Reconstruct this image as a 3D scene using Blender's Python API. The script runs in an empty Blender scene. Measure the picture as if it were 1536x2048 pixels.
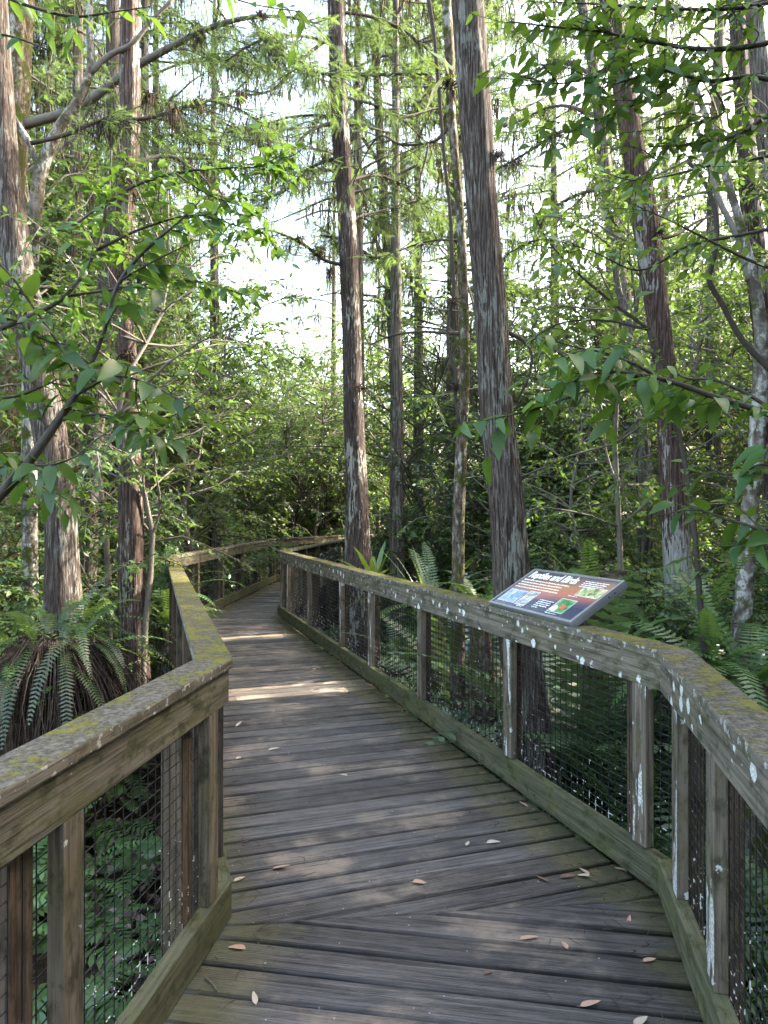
import bpy, bmesh, math, random
import numpy as np
from mathutils import Vector, Matrix
RAD = math.radians
rng = np.random.default_rng(7)
random.seed(7)
SC = bpy.context.scene
COL = SC.collection

# ------------------------------------------------------------------ camera, world, sun, exposure
FPX, HOR, CAMH = 1420.0, 1030.0, 1.6
cam_data = bpy.data.cameras.new('camera')
cam_data.sensor_fit = 'HORIZONTAL'
cam_data.sensor_width = 36.0
cam_data.lens = 36.0 * FPX / 1536.0
cam_data.clip_start = 0.05
cam_data.clip_end = 2000
cam = bpy.data.objects.new('camera', cam_data)
COL.objects.link(cam)
cam.location = (0, 0, CAMH)
cam.rotation_euler = (RAD(90.24), 0, 0)
SC.camera = cam

SUN_AZ = math.atan2(0.947, 0.322)      # clockwise from +Y
SUN_EL = RAD(34)
world = bpy.data.worlds.new('World')
SC.world = world
world.use_nodes = True
wn = world.node_tree
wn.nodes.clear()
w_out = wn.nodes.new('ShaderNodeOutputWorld')
w_bg = wn.nodes.new('ShaderNodeBackground')
w_sky = wn.nodes.new('ShaderNodeTexSky')
w_sky.sky_type = 'NISHITA'
w_sky.sun_disc = False
w_sky.sun_elevation = SUN_EL
w_sky.sun_rotation = SUN_AZ
w_sky.air_density = 1.0
w_sky.dust_density = 4.5
w_sky.ozone_density = 0.3
w_bg.inputs['Strength'].default_value = 0.15
w_wb = wn.nodes.new('ShaderNodeMix')            # the camera's white balance for open shade
w_wb.data_type = 'RGBA'; w_wb.blend_type = 'MULTIPLY'; w_wb.inputs[0].default_value = 1.0
w_wb.inputs[7].default_value = (1.03, 0.985, 0.91, 1)
wn.links.new(w_sky.outputs[0], w_wb.inputs[6])
wn.links.new(w_wb.outputs[2], w_bg.inputs[0])
wn.links.new(w_bg.outputs[0], w_out.inputs[0])

sun_data = bpy.data.lights.new('sun', 'SUN')
sun_data.energy = 2.1
sun_data.angle = RAD(0.53)
sun_data.color = (1.0, 0.93, 0.82)
sun = bpy.data.objects.new('sun', sun_data)
COL.objects.link(sun)
to_sun = Vector((math.sin(SUN_AZ) * math.cos(SUN_EL), math.cos(SUN_AZ) * math.cos(SUN_EL), math.sin(SUN_EL)))
sun.rotation_euler = to_sun.to_track_quat('Z', 'Y').to_euler()

SC.view_settings.view_transform = 'Standard'
SC.view_settings.look = 'None'
SC.view_settings.exposure = 3.62
SC.view_settings.gamma = 1.0
SC.cycles.use_denoising = True
SC.cycles.max_bounces = 10
SC.cycles.diffuse_bounces = 6
SC.cycles.glossy_bounces = 2
SC.cycles.transmission_bounces = 4
SC.cycles.sample_clamp_indirect = 6.0
SC.cycles.caustics_reflective = False
SC.cycles.caustics_refractive = False

GROUND = -0.75

# ------------------------------------------------------------------ small helpers
def P(px, py, Y):
    """a point seen at pixel (px, py) of the photograph at depth Y"""
    return np.array([(px - 768.0) / FPX * Y, Y, CAMH - (py - HOR) / FPX * Y])

def tag(o, label=None, cat=None, group=None, kind=None):
    if label: o['label'] = label
    if cat: o['category'] = cat
    if group: o['group'] = group
    if kind: o['kind'] = kind
    return o

def empty(name, loc):
    o = bpy.data.objects.new(name, None)
    o.empty_display_size = 0.1
    o.location = loc
    COL.objects.link(o)
    return o

def link(name, me, parent=None, loc=(0, 0, 0), rot=(0, 0, 0), scale=(1, 1, 1)):
    o = bpy.data.objects.new(name, me)
    o.location = loc
    o.rotation_euler = rot
    o.scale = scale
    o.parent = parent
    COL.objects.link(o)
    return o

def copy_tree(root):
    r = root.copy(); COL.objects.link(r)
    for ch in list(root.children):
        c = ch.copy(); COL.objects.link(c); c.parent = r
        for g in list(ch.children):
            d = g.copy(); COL.objects.link(d); d.parent = c
    return r

class Geo:
    """collects vertices and faces in numpy and makes ONE mesh of them"""
    def __init__(self):
        self.v = []; self.l = []; self.s = []; self.n = 0; self.uv = []
    def add(self, verts, faces, uv=None):
        verts = np.asarray(verts, float)
        self.v.append(verts)
        for f in faces:
            self.l.append(np.asarray(f) + self.n)
            self.s.append(np.array([len(f)]))
        if uv is not None:
            for f in faces: self.uv.append(np.asarray([uv[i] for i in f]))
        self.n += len(verts)
    def rep(self, tv, tf, R, T, S):
        """copies of the template (tv, tf) under rotations R (N,3,3), places T (N,3), sizes S (N,) or (N,3)"""
        N = len(T)
        if N == 0: return
        S = np.asarray(S, float)
        if S.ndim == 1: S = np.repeat(S[:, None], 3, 1)
        V = np.einsum('nij,nmj->nmi', R, tv[None] * S[:, None, :]) + T[:, None, :]
        m = len(tv)
        flat = np.concatenate([np.asarray(f) for f in tf])
        siz = np.array([len(f) for f in tf])
        off = (np.arange(N) * m + self.n)[:, None]
        self.v.append(V.reshape(-1, 3))
        self.l.append((flat[None] + off).ravel())
        self.s.append(np.tile(siz, N))
        self.n += N * m
    def tube(self, pts, radii, sides=6, cap=True, bump=0.0, seed=0):
        pts = np.asarray(pts, float); n = len(pts)
        radii = np.asarray(radii, float) if np.ndim(radii) else np.full(n, float(radii))
        tan = np.gradient(pts, axis=0)
        tan /= np.linalg.norm(tan, axis=1)[:, None] + 1e-9
        ref = np.array([1.0, 0, 0]) if abs(tan[0][0]) < 0.8 else np.array([0, 1.0, 0])
        a = np.arange(sides) / sides * 2 * math.pi
        V = np.zeros((n, sides, 3))
        prof = np.zeros((n, sides))
        if bump:
            r_ = np.random.default_rng(seed)
            for k in range(3, 16):
                ph = r_.uniform(0, 6.28); am = r_.normal() / (1 + 0.12 * k); tw = r_.normal() * 1.2; wv = r_.uniform(.5, 2.5); wp = r_.uniform(0, 6)
                h = np.linspace(0, 1, n)[:, None]
                prof += am * np.sin(k * a[None] + ph + tw * h * 3) * (0.7 + 0.3 * np.sin(wv * h * 12 + wp))
            prof *= bump
        for i in range(n):
            u = ref - tan[i] * ref.dot(tan[i]); u /= np.linalg.norm(u) + 1e-9
            w = np.cross(tan[i], u); ref = u
            r = radii[i] * (1 + prof[i])
            V[i] = pts[i] + (np.cos(a) * r)[:, None] * u + (np.sin(a) * r)[:, None] * w
        i = np.arange(n - 1)[:, None] * sides; j = np.arange(sides)[None]; j2 = (j + 1) % sides
        F = np.stack([i + j, i + j2, i + sides + j2, i + sides + j], -1).reshape(-1, 4)
        self.v.append(V.reshape(-1, 3)); self.l.append((F + self.n).ravel()); self.s.append(np.full(len(F), 4))
        if cap:
            for base, order in ((0, -1), ((n - 1) * sides, 1)):
                self.l.append(np.arange(base, base + sides)[::order] + self.n); self.s.append(np.array([sides]))
        self.n += n * sides
    def join(self, other, R=None, T=(0, 0, 0), s=1.0):
        v = np.concatenate(other.v) * s
        if R is not None: v = v @ np.asarray(R).T
        self.v.append(v + np.asarray(T)); self.l += [x + self.n for x in other.l]; self.s += other.s
        self.n += len(v)
    def mesh(self, name, mat=None, smooth=False):
        me = bpy.data.meshes.new(name)
        v = np.concatenate(self.v).astype(np.float32)
        l = np.concatenate(self.l).astype(np.int32); s = np.concatenate(self.s).astype(np.int32)
        me.vertices.add(len(v)); me.vertices.foreach_set('co', v.ravel())
        me.loops.add(len(l)); me.loops.foreach_set('vertex_index', l)
        me.polygons.add(len(s)); me.polygons.foreach_set('loop_start', np.concatenate([[0], np.cumsum(s)[:-1]]).astype(np.int32))
        if self.uv:
            ul = me.uv_layers.new(name='UVMap')
            ul.data.foreach_set('uv', np.concatenate(self.uv).astype(np.float32).ravel())
        me.update(calc_edges=True)
        if smooth: me.polygons.foreach_set('use_smooth', np.ones(len(s), bool))
        if mat: me.materials.append(mat)
        return me

def frames(d, up):
    d = d / (np.linalg.norm(d, axis=1)[:, None] + 1e-9)
    z = up - d * (d * up).sum(1)[:, None]
    z /= np.linalg.norm(z, axis=1)[:, None] + 1e-9
    y = np.cross(z, d)
    return np.stack([d, y, z], -1)

def spline(pts, n):
    pts = np.asarray(pts, float)
    if len(pts) == 2: return pts[0] + (pts[1] - pts[0]) * np.linspace(0, 1, n)[:, None]
    h = np.maximum(np.linalg.norm(np.diff(pts[:, :3], axis=0), axis=1), 1e-6); t = np.concatenate([[0], np.cumsum(h)])
    sl = np.diff(pts, axis=0) / h[:, None]; m = np.empty_like(pts); m[0] = sl[0]; m[-1] = sl[-1]
    m[1:-1] = (sl[:-1] * h[1:, None] + sl[1:] * h[:-1, None]) / (h[1:] + h[:-1])[:, None]
    out = []
    for q in np.linspace(0, t[-1], n):
        k = min(len(h) - 1, max(0, int(np.searchsorted(t, q) - 1))); f = (q - t[k]) / h[k]; f2 = f * f; f3 = f2 * f
        out.append((2 * f3 - 3 * f2 + 1) * pts[k] + (f3 - 2 * f2 + f) * h[k] * m[k] + (3 * f2 - 2 * f3) * pts[k + 1] + (f3 - f2) * h[k] * m[k + 1])
    return np.array(out)

# ------------------------------------------------------------------ material helper
class M:
    def __init__(self, name):
        self.m = bpy.data.materials.new(name); self.m.use_nodes = True
        self.t = self.m.node_tree; self.t.nodes.clear()
        self.out = self.n('ShaderNodeOutputMaterial')
    def n(self, typ, **kw):
        x = self.t.nodes.new(typ)
        for k, v in kw.items(): setattr(x, k, v)
        return x
    def set(self, inp, v):
        if hasattr(v, 'is_linked') or isinstance(v, bpy.types.NodeSocket): self.t.links.new(v, inp)
        elif v is not None:
            if inp.type == 'RGBA' and len(v) == 3: v = (*v, 1)
            inp.default_value = v
    def coord(self, which='Object'): return self.n('ShaderNodeTexCoord').outputs[which]
    def map(self, vec, scale=(1, 1, 1), loc=(0, 0, 0)):
        x = self.n('ShaderNodeMapping'); self.set(x.inputs['Vector'], vec); self.set(x.inputs['Scale'], scale); self.set(x.inputs['Location'], loc)
        return x.outputs[0]
    def noise(self, vec, scale, detail=4, rough=0.55, dist=0.0):
        x = self.n('ShaderNodeTexNoise'); self.set(x.inputs['Vector'], vec); self.set(x.inputs['Scale'], scale)
        self.set(x.inputs['Detail'], detail); self.set(x.inputs['Roughness'], rough); self.set(x.inputs['Distortion'], dist)
        return x.outputs['Fac']
    def voro(self, vec, scale, out='Distance'):
        x = self.n('ShaderNodeTexVoronoi'); self.set(x.inputs['Vector'], vec); self.set(x.inputs['Scale'], scale)
        return x.outputs[out]
    def ramp(self, fac, *stops):
        x = self.n('ShaderNodeValToRGB'); self.set(x.inputs[0], fac)
        e = x.color_ramp.elements
        while len(e) < len(stops): e.new(0.5)
        for q, (p, c) in zip(e, stops): q.position = p; q.color = (*c, 1) if len(c) == 3 else c
        return x.outputs[0]
    def step(self, v, a, b, lo=0.0, hi=1.0):
        x = self.n('ShaderNodeMapRange', interpolation_type='SMOOTHSTEP'); self.set(x.inputs[0], v)
        for i, q in enumerate((a, b, lo, hi)): self.set(x.inputs[i + 1], q)
        return x.outputs[0]
    def math(self, op, a, b=None, c=None):
        x = self.n('ShaderNodeMath', operation=op); self.set(x.inputs[0], a)
        if b is not None: self.set(x.inputs[1], b)
        if c is not None: self.set(x.inputs[2], c)
        return x.outputs[0]
    def vmath(self, op, a, b):
        x = self.n('ShaderNodeVectorMath', operation=op); self.set(x.inputs[0], a); self.set(x.inputs[1], b); return x.outputs[0]
    def mix(self, f, a, b, mode='MIX'):
        x = self.n('ShaderNodeMix', data_type='RGBA', blend_type=mode)
        self.set(x.inputs[0], f); self.set(x.inputs[6], a); self.set(x.inputs[7], b); return x.outputs[2]
    def hsv(self, c, h=0.5, s=1.0, v=1.0):
        x = self.n('ShaderNodeHueSaturation'); self.set(x.inputs['Hue'], h); self.set(x.inputs['Saturation'], s); self.set(x.inputs['Value'], v); self.set(x.inputs['Color'], c)
        return x.outputs[0]
    def sep(self, v):
        x = self.n('ShaderNodeSeparateXYZ'); self.set(x.inputs[0], v); return x.outputs
    def bump(self, h, strength=0.5, dist=0.01, normal=None):
        x = self.n('ShaderNodeBump'); self.set(x.inputs['Height'], h); self.set(x.inputs['Strength'], strength); self.set(x.inputs['Distance'], dist)
        if normal is not None: self.set(x.inputs['Normal'], normal)
        return x.outputs[0]
    def rand_island(self): return self.n('ShaderNodeNewGeometry').outputs['Random Per Island']
    def rand_obj(self): return self.n('ShaderNodeObjectInfo').outputs['Random']
    def pbr(self, color, rough=0.7, normal=None, spec=0.3, metal=0.0):
        x = self.n('ShaderNodeBsdfPrincipled')
        self.set(x.inputs['Base Color'], color); self.set(x.inputs['Roughness'], rough); self.set(x.inputs['Specular IOR Level'], spec); self.set(x.inputs['Metallic'], metal)
        if normal is not None: self.set(x.inputs['Normal'], normal)
        self.t.links.new(x.outputs[0], self.out.inputs[0]); return self.m

def leaf_mat(name, col, col2, trans=(0.16, 0.22, 0.03), tw=0.4, gloss=0.08, rough=0.35, odd=None):
    m = M(name)
    r = m.rand_island(); ro = m.rand_obj()
    c = m.ramp(r, (0.0, col), (0.75, col2), (1.0, odd or col2))
    c = m.hsv(c, 0.5, 1.0, m.step(ro, 0, 1, 0.75, 1.25))
    d = m.n('ShaderNodeBsdfDiffuse'); m.set(d.inputs[0], c)
    t = m.n('ShaderNodeBsdfTranslucent'); m.set(t.inputs[0], m.mix(r, trans, tuple(x * 0.7 for x in trans)))
    a = m.n('ShaderNodeMixShader'); m.set(a.inputs[0], tw); m.t.links.new(d.outputs[0], a.inputs[1]); m.t.links.new(t.outputs[0], a.inputs[2])
    g = m.n('ShaderNodeBsdfGlossy'); m.set(g.inputs['Roughness'], rough); m.set(g.inputs[0], (1, 1, 1, 1))
    b = m.n('ShaderNodeMixShader'); m.set(b.inputs[0], gloss); m.t.links.new(a.outputs[0], b.inputs[1]); m.t.links.new(g.outputs[0], b.inputs[2])
    m.t.links.new(b.outputs[0], m.out.inputs[0])
    return m.m

def bark_mat(name, dark, mid, light, lichen=0.5, lichen_col=(0.36, 0.36, 0.31), ridge=70, stretch=0.06, low=None, moss=0.0, low_amt=0.17):
    """fibrous bark with vertical ridges and pale lichen patches; low = height under which the trunk is pale all round"""
    m = M(name)
    co = m.vmath('ADD', m.coord(), m.n('ShaderNodeObjectInfo').outputs['Location'])
    st = m.map(co, (1, 1, stretch))
    n1 = m.noise(st, ridge, 5, 0.6, 0.6)
    n3 = m.noise(m.map(co, (1, 1, stretch * 2.5)), ridge * 2.2, 4, 0.6)
    col = m.ramp(n1, (0.38, dark), (0.49, mid), (0.62, light))
    col = m.mix(m.step(n3, 0.45, 0.62, 0, 0.5), col, tuple(x * 0.45 for x in mid))
    pat = m.noise(m.map(co, (1, 1, 0.35)), 4.5, 6, 0.62)
    fine = m.noise(m.map(co, (1, 1, 0.25)), 38, 3, 0.6)
    pm = m.math('ADD', pat, m.math('MULTIPLY', m.math('SUBTRACT', fine, 0.5), 0.55))
    pm = m.math('ADD', pm, m.math('MULTIPLY', m.math('SUBTRACT', n1, 0.5), 0.5))
    if low is not None:
        z = m.sep(m.coord())[2]
        pm = m.math('ADD', pm, m.step(m.math('ADD', z, m.math('MULTIPLY', pat, 1.2)), low + 1.5, low, 0, low_amt))
    thr = 0.72 - 0.3 * lichen
    lm = m.step(pm, thr, thr + 0.06, 0, 0.9)
    lc = m.mix(fine, lichen_col, tuple(x * 0.6 for x in lichen_col))
    lc = m.mix(m.step(n1, 0.5, 0.36, 0, 0.7), lc, tuple(x * 0.28 for x in lichen_col))
    lc = m.mix(m.step(n3, 0.5, 0.62, 0, 0.5), lc, tuple(x * 0.3 for x in lichen_col))
    col = m.mix(lm, col, lc)
    if moss:
        mm = m.step(m.noise(co, 7, 5, 0.6), 0.62 - moss * 0.2, 0.72 - moss * 0.2)
        col = m.mix(mm, col, (0.055, 0.06, 0.015))
    h = m.math('ADD', m.math('MULTIPLY', n1, 1.0), m.math('MULTIPLY', n3, 0.4))
    return m.pbr(col, 0.9, m.bump(h, 1.0, 0.022), 0.15)

def wood_mat(name, dark, light, moss=0.0, lichen=0.0, algae=0.5, side_white=0.0, rust=0.3, edge_lichen=0.0):
    """weathered timber; grain runs along local X"""
    m = M(name)
    ro = m.rand_obj()
    off = m.n('ShaderNodeCombineXYZ')
    m.set(off.inputs[0], m.math('MULTIPLY', ro, 37.0)); m.set(off.inputs[1], m.math('MULTIPLY', ro, 11.0)); m.set(off.inputs[2], m.math('MULTIPLY', ro, 5.0))
    co = m.vmath('ADD', m.coord(), off.outputs[0])
    g = m.noise(m.map(co, (1.6, 42, 42)), 1.0, 6, 0.62, 0.4)
    g2 = m.noise(m.map(co, (5, 140, 140)), 1.0, 3, 0.6)
    col = m.ramp(g, (0.3, dark), (0.7, light))
    col = m.mix(m.step(g2, 0.52, 0.66, 0, 0.55), col, tuple(x * 0.35 for x in dark))
    big = m.noise(co, 3.2, 5, 0.6)
    blot = m.noise(m.map(co, (1, 1.8, 1.8)), 9, 6, 0.65)
    col = m.mix(m.step(big, 0.54, 0.7, 0, rust), col, (0.13, 0.07, 0.04))
    alg = m.step(m.math('ADD', m.math('MULTIPLY', big, 0.5), m.math('MULTIPLY', blot, 0.6)), 0.5, 0.66, 0, algae)
    col = m.mix(alg, col, (0.085, 0.09, 0.033))
    col = m.mix(m.step(blot, 0.48, 0.66, 0, 0.75), col, tuple(x * 0.45 for x in dark))
    nz = m.sep(m.n('ShaderNodeNewGeometry').outputs['Normal'])[2]
    h = m.math('ADD', g, m.math('MULTIPLY', g2, 0.5))
    if moss:
        mn = m.math('ADD', m.math('MULTIPLY', m.noise(co, 7, 6, 0.7), 0.65), m.math('MULTIPLY', m.noise(co, 34, 4, 0.7), 0.35))
        up = m.step(nz, 0.5, 0.9)
        grime = m.mix(m.step(m.noise(co, 48, 5, 0.75), 0.35, 0.68), (0.024, 0.021, 0.015), (0.14, 0.128, 0.10))
        col = m.mix(m.math('MULTIPLY', up, 0.85), col, grime)
        thr = 0.66 - 0.24 * moss
        mm = m.math('MULTIPLY', m.step(mn, thr, thr + 0.07), up)
        mc = m.mix(m.noise(co, 55, 4, 0.7), (0.05, 0.052, 0.010), (0.20, 0.18, 0.03))
        col = m.mix(m.math('MULTIPLY', mm, 0.92), col, mc)
        h = m.math('ADD', h, m.math('MULTIPLY', mm, m.math('ADD', m.noise(co, 120, 3, 0.7), 0.7)))
    if lichen:
        wob = m.vmath('ADD', co, m.vmath('MULTIPLY', m.n('ShaderNodeTexNoise').outputs['Color'], (0.0, 0.0, 0.0)))
        x = m.n('ShaderNodeTexVoronoi'); m.set(x.inputs['Vector'], m.map(wob, (1, 1, 1))); m.set(x.inputs['Scale'], 17.0); m.set(x.inputs['Randomness'], 1.0)
        d = m.math('ADD', x.outputs['Distance'], m.math('MULTIPLY', m.math('SUBTRACT', m.noise(co, 75, 5, 0.75), 0.5), 0.75))
        cr = m.sep(x.outputs['Color'])
        clus = m.noise(co, 2.6, 3, 0.6)
        rad = m.math('MULTIPLY', m.step(m.math('ADD', m.math('MULTIPLY', cr[0], 0.55), clus), 1.02 - 0.28 * lichen, 1.22 - 0.2 * lichen), m.math('ADD', 0.22, m.math('MULTIPLY', cr[1], 0.3)))
        lm = m.step(m.math('SUBTRACT', rad, d), 0.0, 0.07, 0, 0.85)
        col = m.mix(lm, col, m.mix(m.step(m.noise(co, 110, 4, 0.7), 0.35, 0.65), (0.66, 0.67, 0.63), (0.38, 0.40, 0.36)))
    if edge_lichen:
        el = m.noise(m.map(co, (1, 1, 1)), 28, 4, 0.65)
        em = m.math('MULTIPLY', m.step(el, 0.62 - 0.1 * edge_lichen, 0.68 - 0.1 * edge_lichen), m.step(nz, 0.6, 0.2))
        col = m.mix(m.math('MULTIPLY', em, 0.75), col, (0.4, 0.4, 0.36))
    if side_white:
        ny = m.sep(m.coord('Normal'))[2]
        wn_ = m.noise(m.map(co, (2.0, 14, 14)), 1.0, 6, 0.65)
        b2 = m.noise(co, 2.1, 2, 0.5)
        wm = m.math('MULTIPLY', m.step(m.math('ADD', wn_, m.math('MULTIPLY', m.math('SUBTRACT', b2, 0.5), 0.5)), 0.66 - 0.2 * side_white, 0.69 - 0.2 * side_white), m.step(m.math('ABSOLUTE', ny), 0.5, 0.9))
        col = m.mix(m.math('MULTIPLY', wm, 0.93), col, m.mix(m.step(m.noise(co, 90, 5, 0.75), 0.4, 0.62), (0.62, 0.62, 0.59), (0.24, 0.24, 0.21)))
    col = m.hsv(col, 0.5, 1.0, m.step(ro, 0, 1, 0.8, 1.2))
    return m.pbr(col, 0.85, m.bump(h, 0.8, 0.006), 0.2)

MT = {}
MT['cap'] = wood_mat('mossy_cap_wood', (0.085, 0.075, 0.055), (0.17, 0.15, 0.12), moss=0.64, lichen=0.0, algae=0.3, edge_lichen=0.45)
MT['cap_mossier'] = wood_mat('very_mossy_cap_wood', (0.085, 0.075, 0.055), (0.17, 0.15, 0.12), moss=0.86, lichen=0.0, algae=0.35, edge_lichen=0.6)
MT['fascia'] = wood_mat('weathered_fascia_wood', (0.042, 0.038, 0.027), (0.168, 0.15, 0.113), lichen=0.3, algae=0.8)
MT['fascia_lichen'] = wood_mat('lichen_fascia_wood', (0.046, 0.039, 0.028), (0.178, 0.155, 0.118), lichen=1.1, algae=0.5)
MT['kick'] = wood_mat('green_kickboard_wood', (0.042, 0.042, 0.023), (0.115, 0.112, 0.066), algae=0.9, rust=0.1)
MT['post'] = wood_mat('weathered_post_wood', (0.06, 0.048, 0.034), (0.18, 0.15, 0.11), lichen=0.15, algae=0.45)
MT['post_white'] = wood_mat('lichen_streaked_post_wood', (0.06, 0.048, 0.035), (0.18, 0.148, 0.11), lichen=0.5, algae=0.45, side_white=0.62)
MT['post_back'] = wood_mat('brown_back_post_wood', (0.042, 0.03, 0.021), (0.12, 0.086, 0.06), algae=0.3, rust=0.4)

def deck_material(pale_tan=False):
    m = M('pale_deck_board' if pale_tan else 'weathered_deck_planks')
    uv = m.coord('UV'); r = m.rand_island()
    off = m.n('ShaderNodeCombineXYZ'); m.set(off.inputs[0], m.math('MULTIPLY', r, 53.0))
    co = m.vmath('ADD', uv, off.outputs[0])
    g = m.noise(m.map(co, (2.4, 60, 1)), 1.0, 7, 0.62, 0.5)
    g2 = m.noise(m.map(co, (7, 240, 1)), 1.0, 4, 0.6)
    wave = m.n('ShaderNodeTexWave', wave_type='BANDS', bands_direction='Y'); m.set(wave.inputs['Vector'], m.map(co, (0.6, 26, 1))); m.set(wave.inputs['Scale'], 1.2); m.set(wave.inputs['Distortion'], 6.0); m.set(wave.inputs['Detail'], 3.0); m.set(wave.inputs['Detail Scale'], 0.6)
    col = m.ramp(g, (0.33, (0.026, 0.022, 0.0195)), (0.5, (0.084, 0.0755, 0.069)), (0.68, (0.152, 0.136, 0.121)))
    col = m.mix(m.step(wave.outputs['Fac'], 0.6, 0.95, 0, 0.2), col, (0.05, 0.045, 0.045))
    col = m.mix(m.step(g2, 0.54, 0.62, 0, 0.75), col, (0.022, 0.019, 0.019))
    col = m.hsv(col, 0.5, m.step(r, 0, 1, 1.25, 0.75), m.step(m.math('FRACT', m.math('MULTIPLY', r, 7.31)), 0, 1, 0.68, 1.3))
    wco = m.coord('Object')
    wp = m.noise(m.map(wco, (1, 1.3, 1)), 1.6, 6, 0.65)
    worn = m.math('MULTIPLY', m.step(wp, 0.5, 0.68), m.step(m.math('ADD', g, m.math('MULTIPLY', g2, 0.6)), 0.58, 0.8))
    col = m.mix(m.math('MULTIPLY', worn, 0.85), col, (0.27, 0.21, 0.155))
    if pale_tan: col = m.mix(0.82, col, m.ramp(m.math('ADD', m.math('MULTIPLY', g, 0.7), m.math('MULTIPLY', g2, 0.3)), (0.32, (0.26, 0.185, 0.125)), (0.46, (0.44, 0.325, 0.225)), (0.62, (0.54, 0.42, 0.30))))  # a few boards get a paler, tan colour
    # moss, algae and grime towards the two edges of the walkway (u runs across it)
    u = m.sep(uv)[0]
    en = m.noise(m.map(wco, (1, 1, 1)), 5, 6, 0.68)
    e_r = m.math('ADD', m.step(u, 1.2, 1.72), m.math('MULTIPLY', m.math('SUBTRACT', en, 0.5), 1.5))
    e_l = m.math('ADD', m.step(u, 0.42, 0.0), m.math('MULTIPLY', m.math('SUBTRACT', en, 0.5), 1.3))
    e = m.math('MAXIMUM', m.math('MULTIPLY', e_r, 1.0), m.math('MULTIPLY', e_l, 0.75))
    ec = m.mix(m.noise(wco, 16, 5, 0.7), (0.035, 0.04, 0.016), (0.15, 0.13, 0.06))
    col = m.mix(m.step(e, 0.35, 0.85, 0, 0.8), col, ec)
    bright = m.math('MULTIPLY', m.step(e_r, 0.6, 1.0), m.step(m.noise(wco, 11, 5, 0.7), 0.55, 0.68))
    col = m.mix(m.math('MULTIPLY', bright, 0.7), col, (0.22, 0.17, 0.06))
    # pale specks of lichen and torn splinters
    x = m.n('ShaderNodeTexVoronoi'); m.set(x.inputs['Vector'], m.map(wco, (1, 1, 0.0))); m.set(x.inputs['Scale'], 19.0)
    sp = m.math('MULTIPLY', m.step(x.outputs['Distance'], 0.09, 0.06), m.step(m.sep(x.outputs['Color'])[0], 0.72, 0.74))
    col = m.mix(m.math('MULTIPLY', sp, 0.7), col, (0.4, 0.4, 0.37))
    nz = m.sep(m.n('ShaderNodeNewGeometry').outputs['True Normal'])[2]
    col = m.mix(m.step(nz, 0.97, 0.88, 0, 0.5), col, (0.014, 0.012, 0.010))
    h = m.math('ADD', m.math('ADD', g, m.math('MULTIPLY', g2, 0.6)), m.math('MULTIPLY', wave.outputs['Fac'], 0.35))
    ro = m.step(m.noise(wco, 6, 4, 0.6), 0.35, 0.7, 0.5, 0.8)
    return m.pbr(col, ro, m.bump(h, 0.9, 0.006), 0.3)
MT['deck'] = deck_material(); MT['deck_pale'] = deck_material(True)

def simple(name, a, b, scale=20, rough=0.8, bump=0.3, metal=0.0, spec=0.3):
    m = M(name); co = m.coord(); n = m.noise(co, scale, 5, 0.6)
    return m.pbr(m.mix(n, a, b), rough, m.bump(n, bump, 0.01), spec, metal)
MT['beam'] = simple('dark_beam_wood', (0.03, 0.024, 0.018), (0.07, 0.055, 0.04), 12)

MT['screw'] = simple('rusty_screw_head', (0.05, 0.035, 0.028), (0.22, 0.19, 0.17), 40, 0.5, 0.1, 0.5)
def wire_mat():
    m = M('coated_wire'); co = m.coord()
    n = m.noise(co, 26, 3, 0.7)
    z = m.sep(co)[2]
    zb = m.step(m.math('ADD', z, m.math('MULTIPLY', m.noise(co, 3, 2), 0.35)), 0.85, 0.25)
    mk = m.step(m.math('ADD', n, m.math('MULTIPLY', zb, 0.16)), 0.70, 0.73)
    return m.pbr(m.mix(mk, (0.012, 0.013, 0.013), (0.5, 0.5, 0.46)), 0.5, None, 0.4)
MT['wire'] = wire_mat()

def ground_mat():
    m = M('leaf_mould_ground'); co = m.coord()
    n = m.noise(co, 3, 8, 0.7); v = m.voro(co, 22, 'Color'); n2 = m.noise(co, 40, 4, 0.7)
    col = m.mix(n, (0.012, 0.010, 0.007), (0.05, 0.036, 0.024))
    col = m.mix(m.step(m.sep(v)[0], 0.75, 0.8, 0, 0.6), col, (0.11, 0.075, 0.05))
    return m.pbr(col, 0.95, m.bump(m.math('ADD', n2, n), 0.8, 0.04), 0.1)
MT['ground'] = ground_mat()

MT['leaf_near'] = leaf_mat('near_leaf', (0.022, 0.062, 0.016), (0.048, 0.112, 0.022), (0.15, 0.27, 0.03), 0.33, 0.025, 0.38, (0.10, 0.17, 0.03))
MT['leaf_mid'] = leaf_mat('laurel_leaf', (0.036, 0.078, 0.028), (0.07, 0.125, 0.042), (0.16, 0.27, 0.04), 0.42, 0.035, 0.38, (0.10, 0.15, 0.03))
MT['leaf_dark'] = leaf_mat('dark_oak_leaf', (0.04, 0.065, 0.038), (0.075, 0.11, 0.06), (0.11, 0.16, 0.045), 0.35, 0.08, 0.35)
MT['leaf_light'] = leaf_mat('maple_leaf', (0.048, 0.105, 0.034), (0.09, 0.155, 0.05), (0.20, 0.32, 0.06), 0.45, 0.03, 0.4, (0.13, 0.18, 0.035))
MT['cyp_leaf'] = leaf_mat('cypress_needle', (0.045, 0.10, 0.036), (0.085, 0.14, 0.05), (0.20, 0.31, 0.075), 0.5, 0.02, 0.5, (0.12, 0.15, 0.04))
MT['fern'] = leaf_mat('fern_frond', (0.045, 0.105, 0.032), (0.09, 0.165, 0.05), (0.20, 0.33, 0.05), 0.38, 0.04, 0.4, (0.10, 0.15, 0.04))
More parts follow.
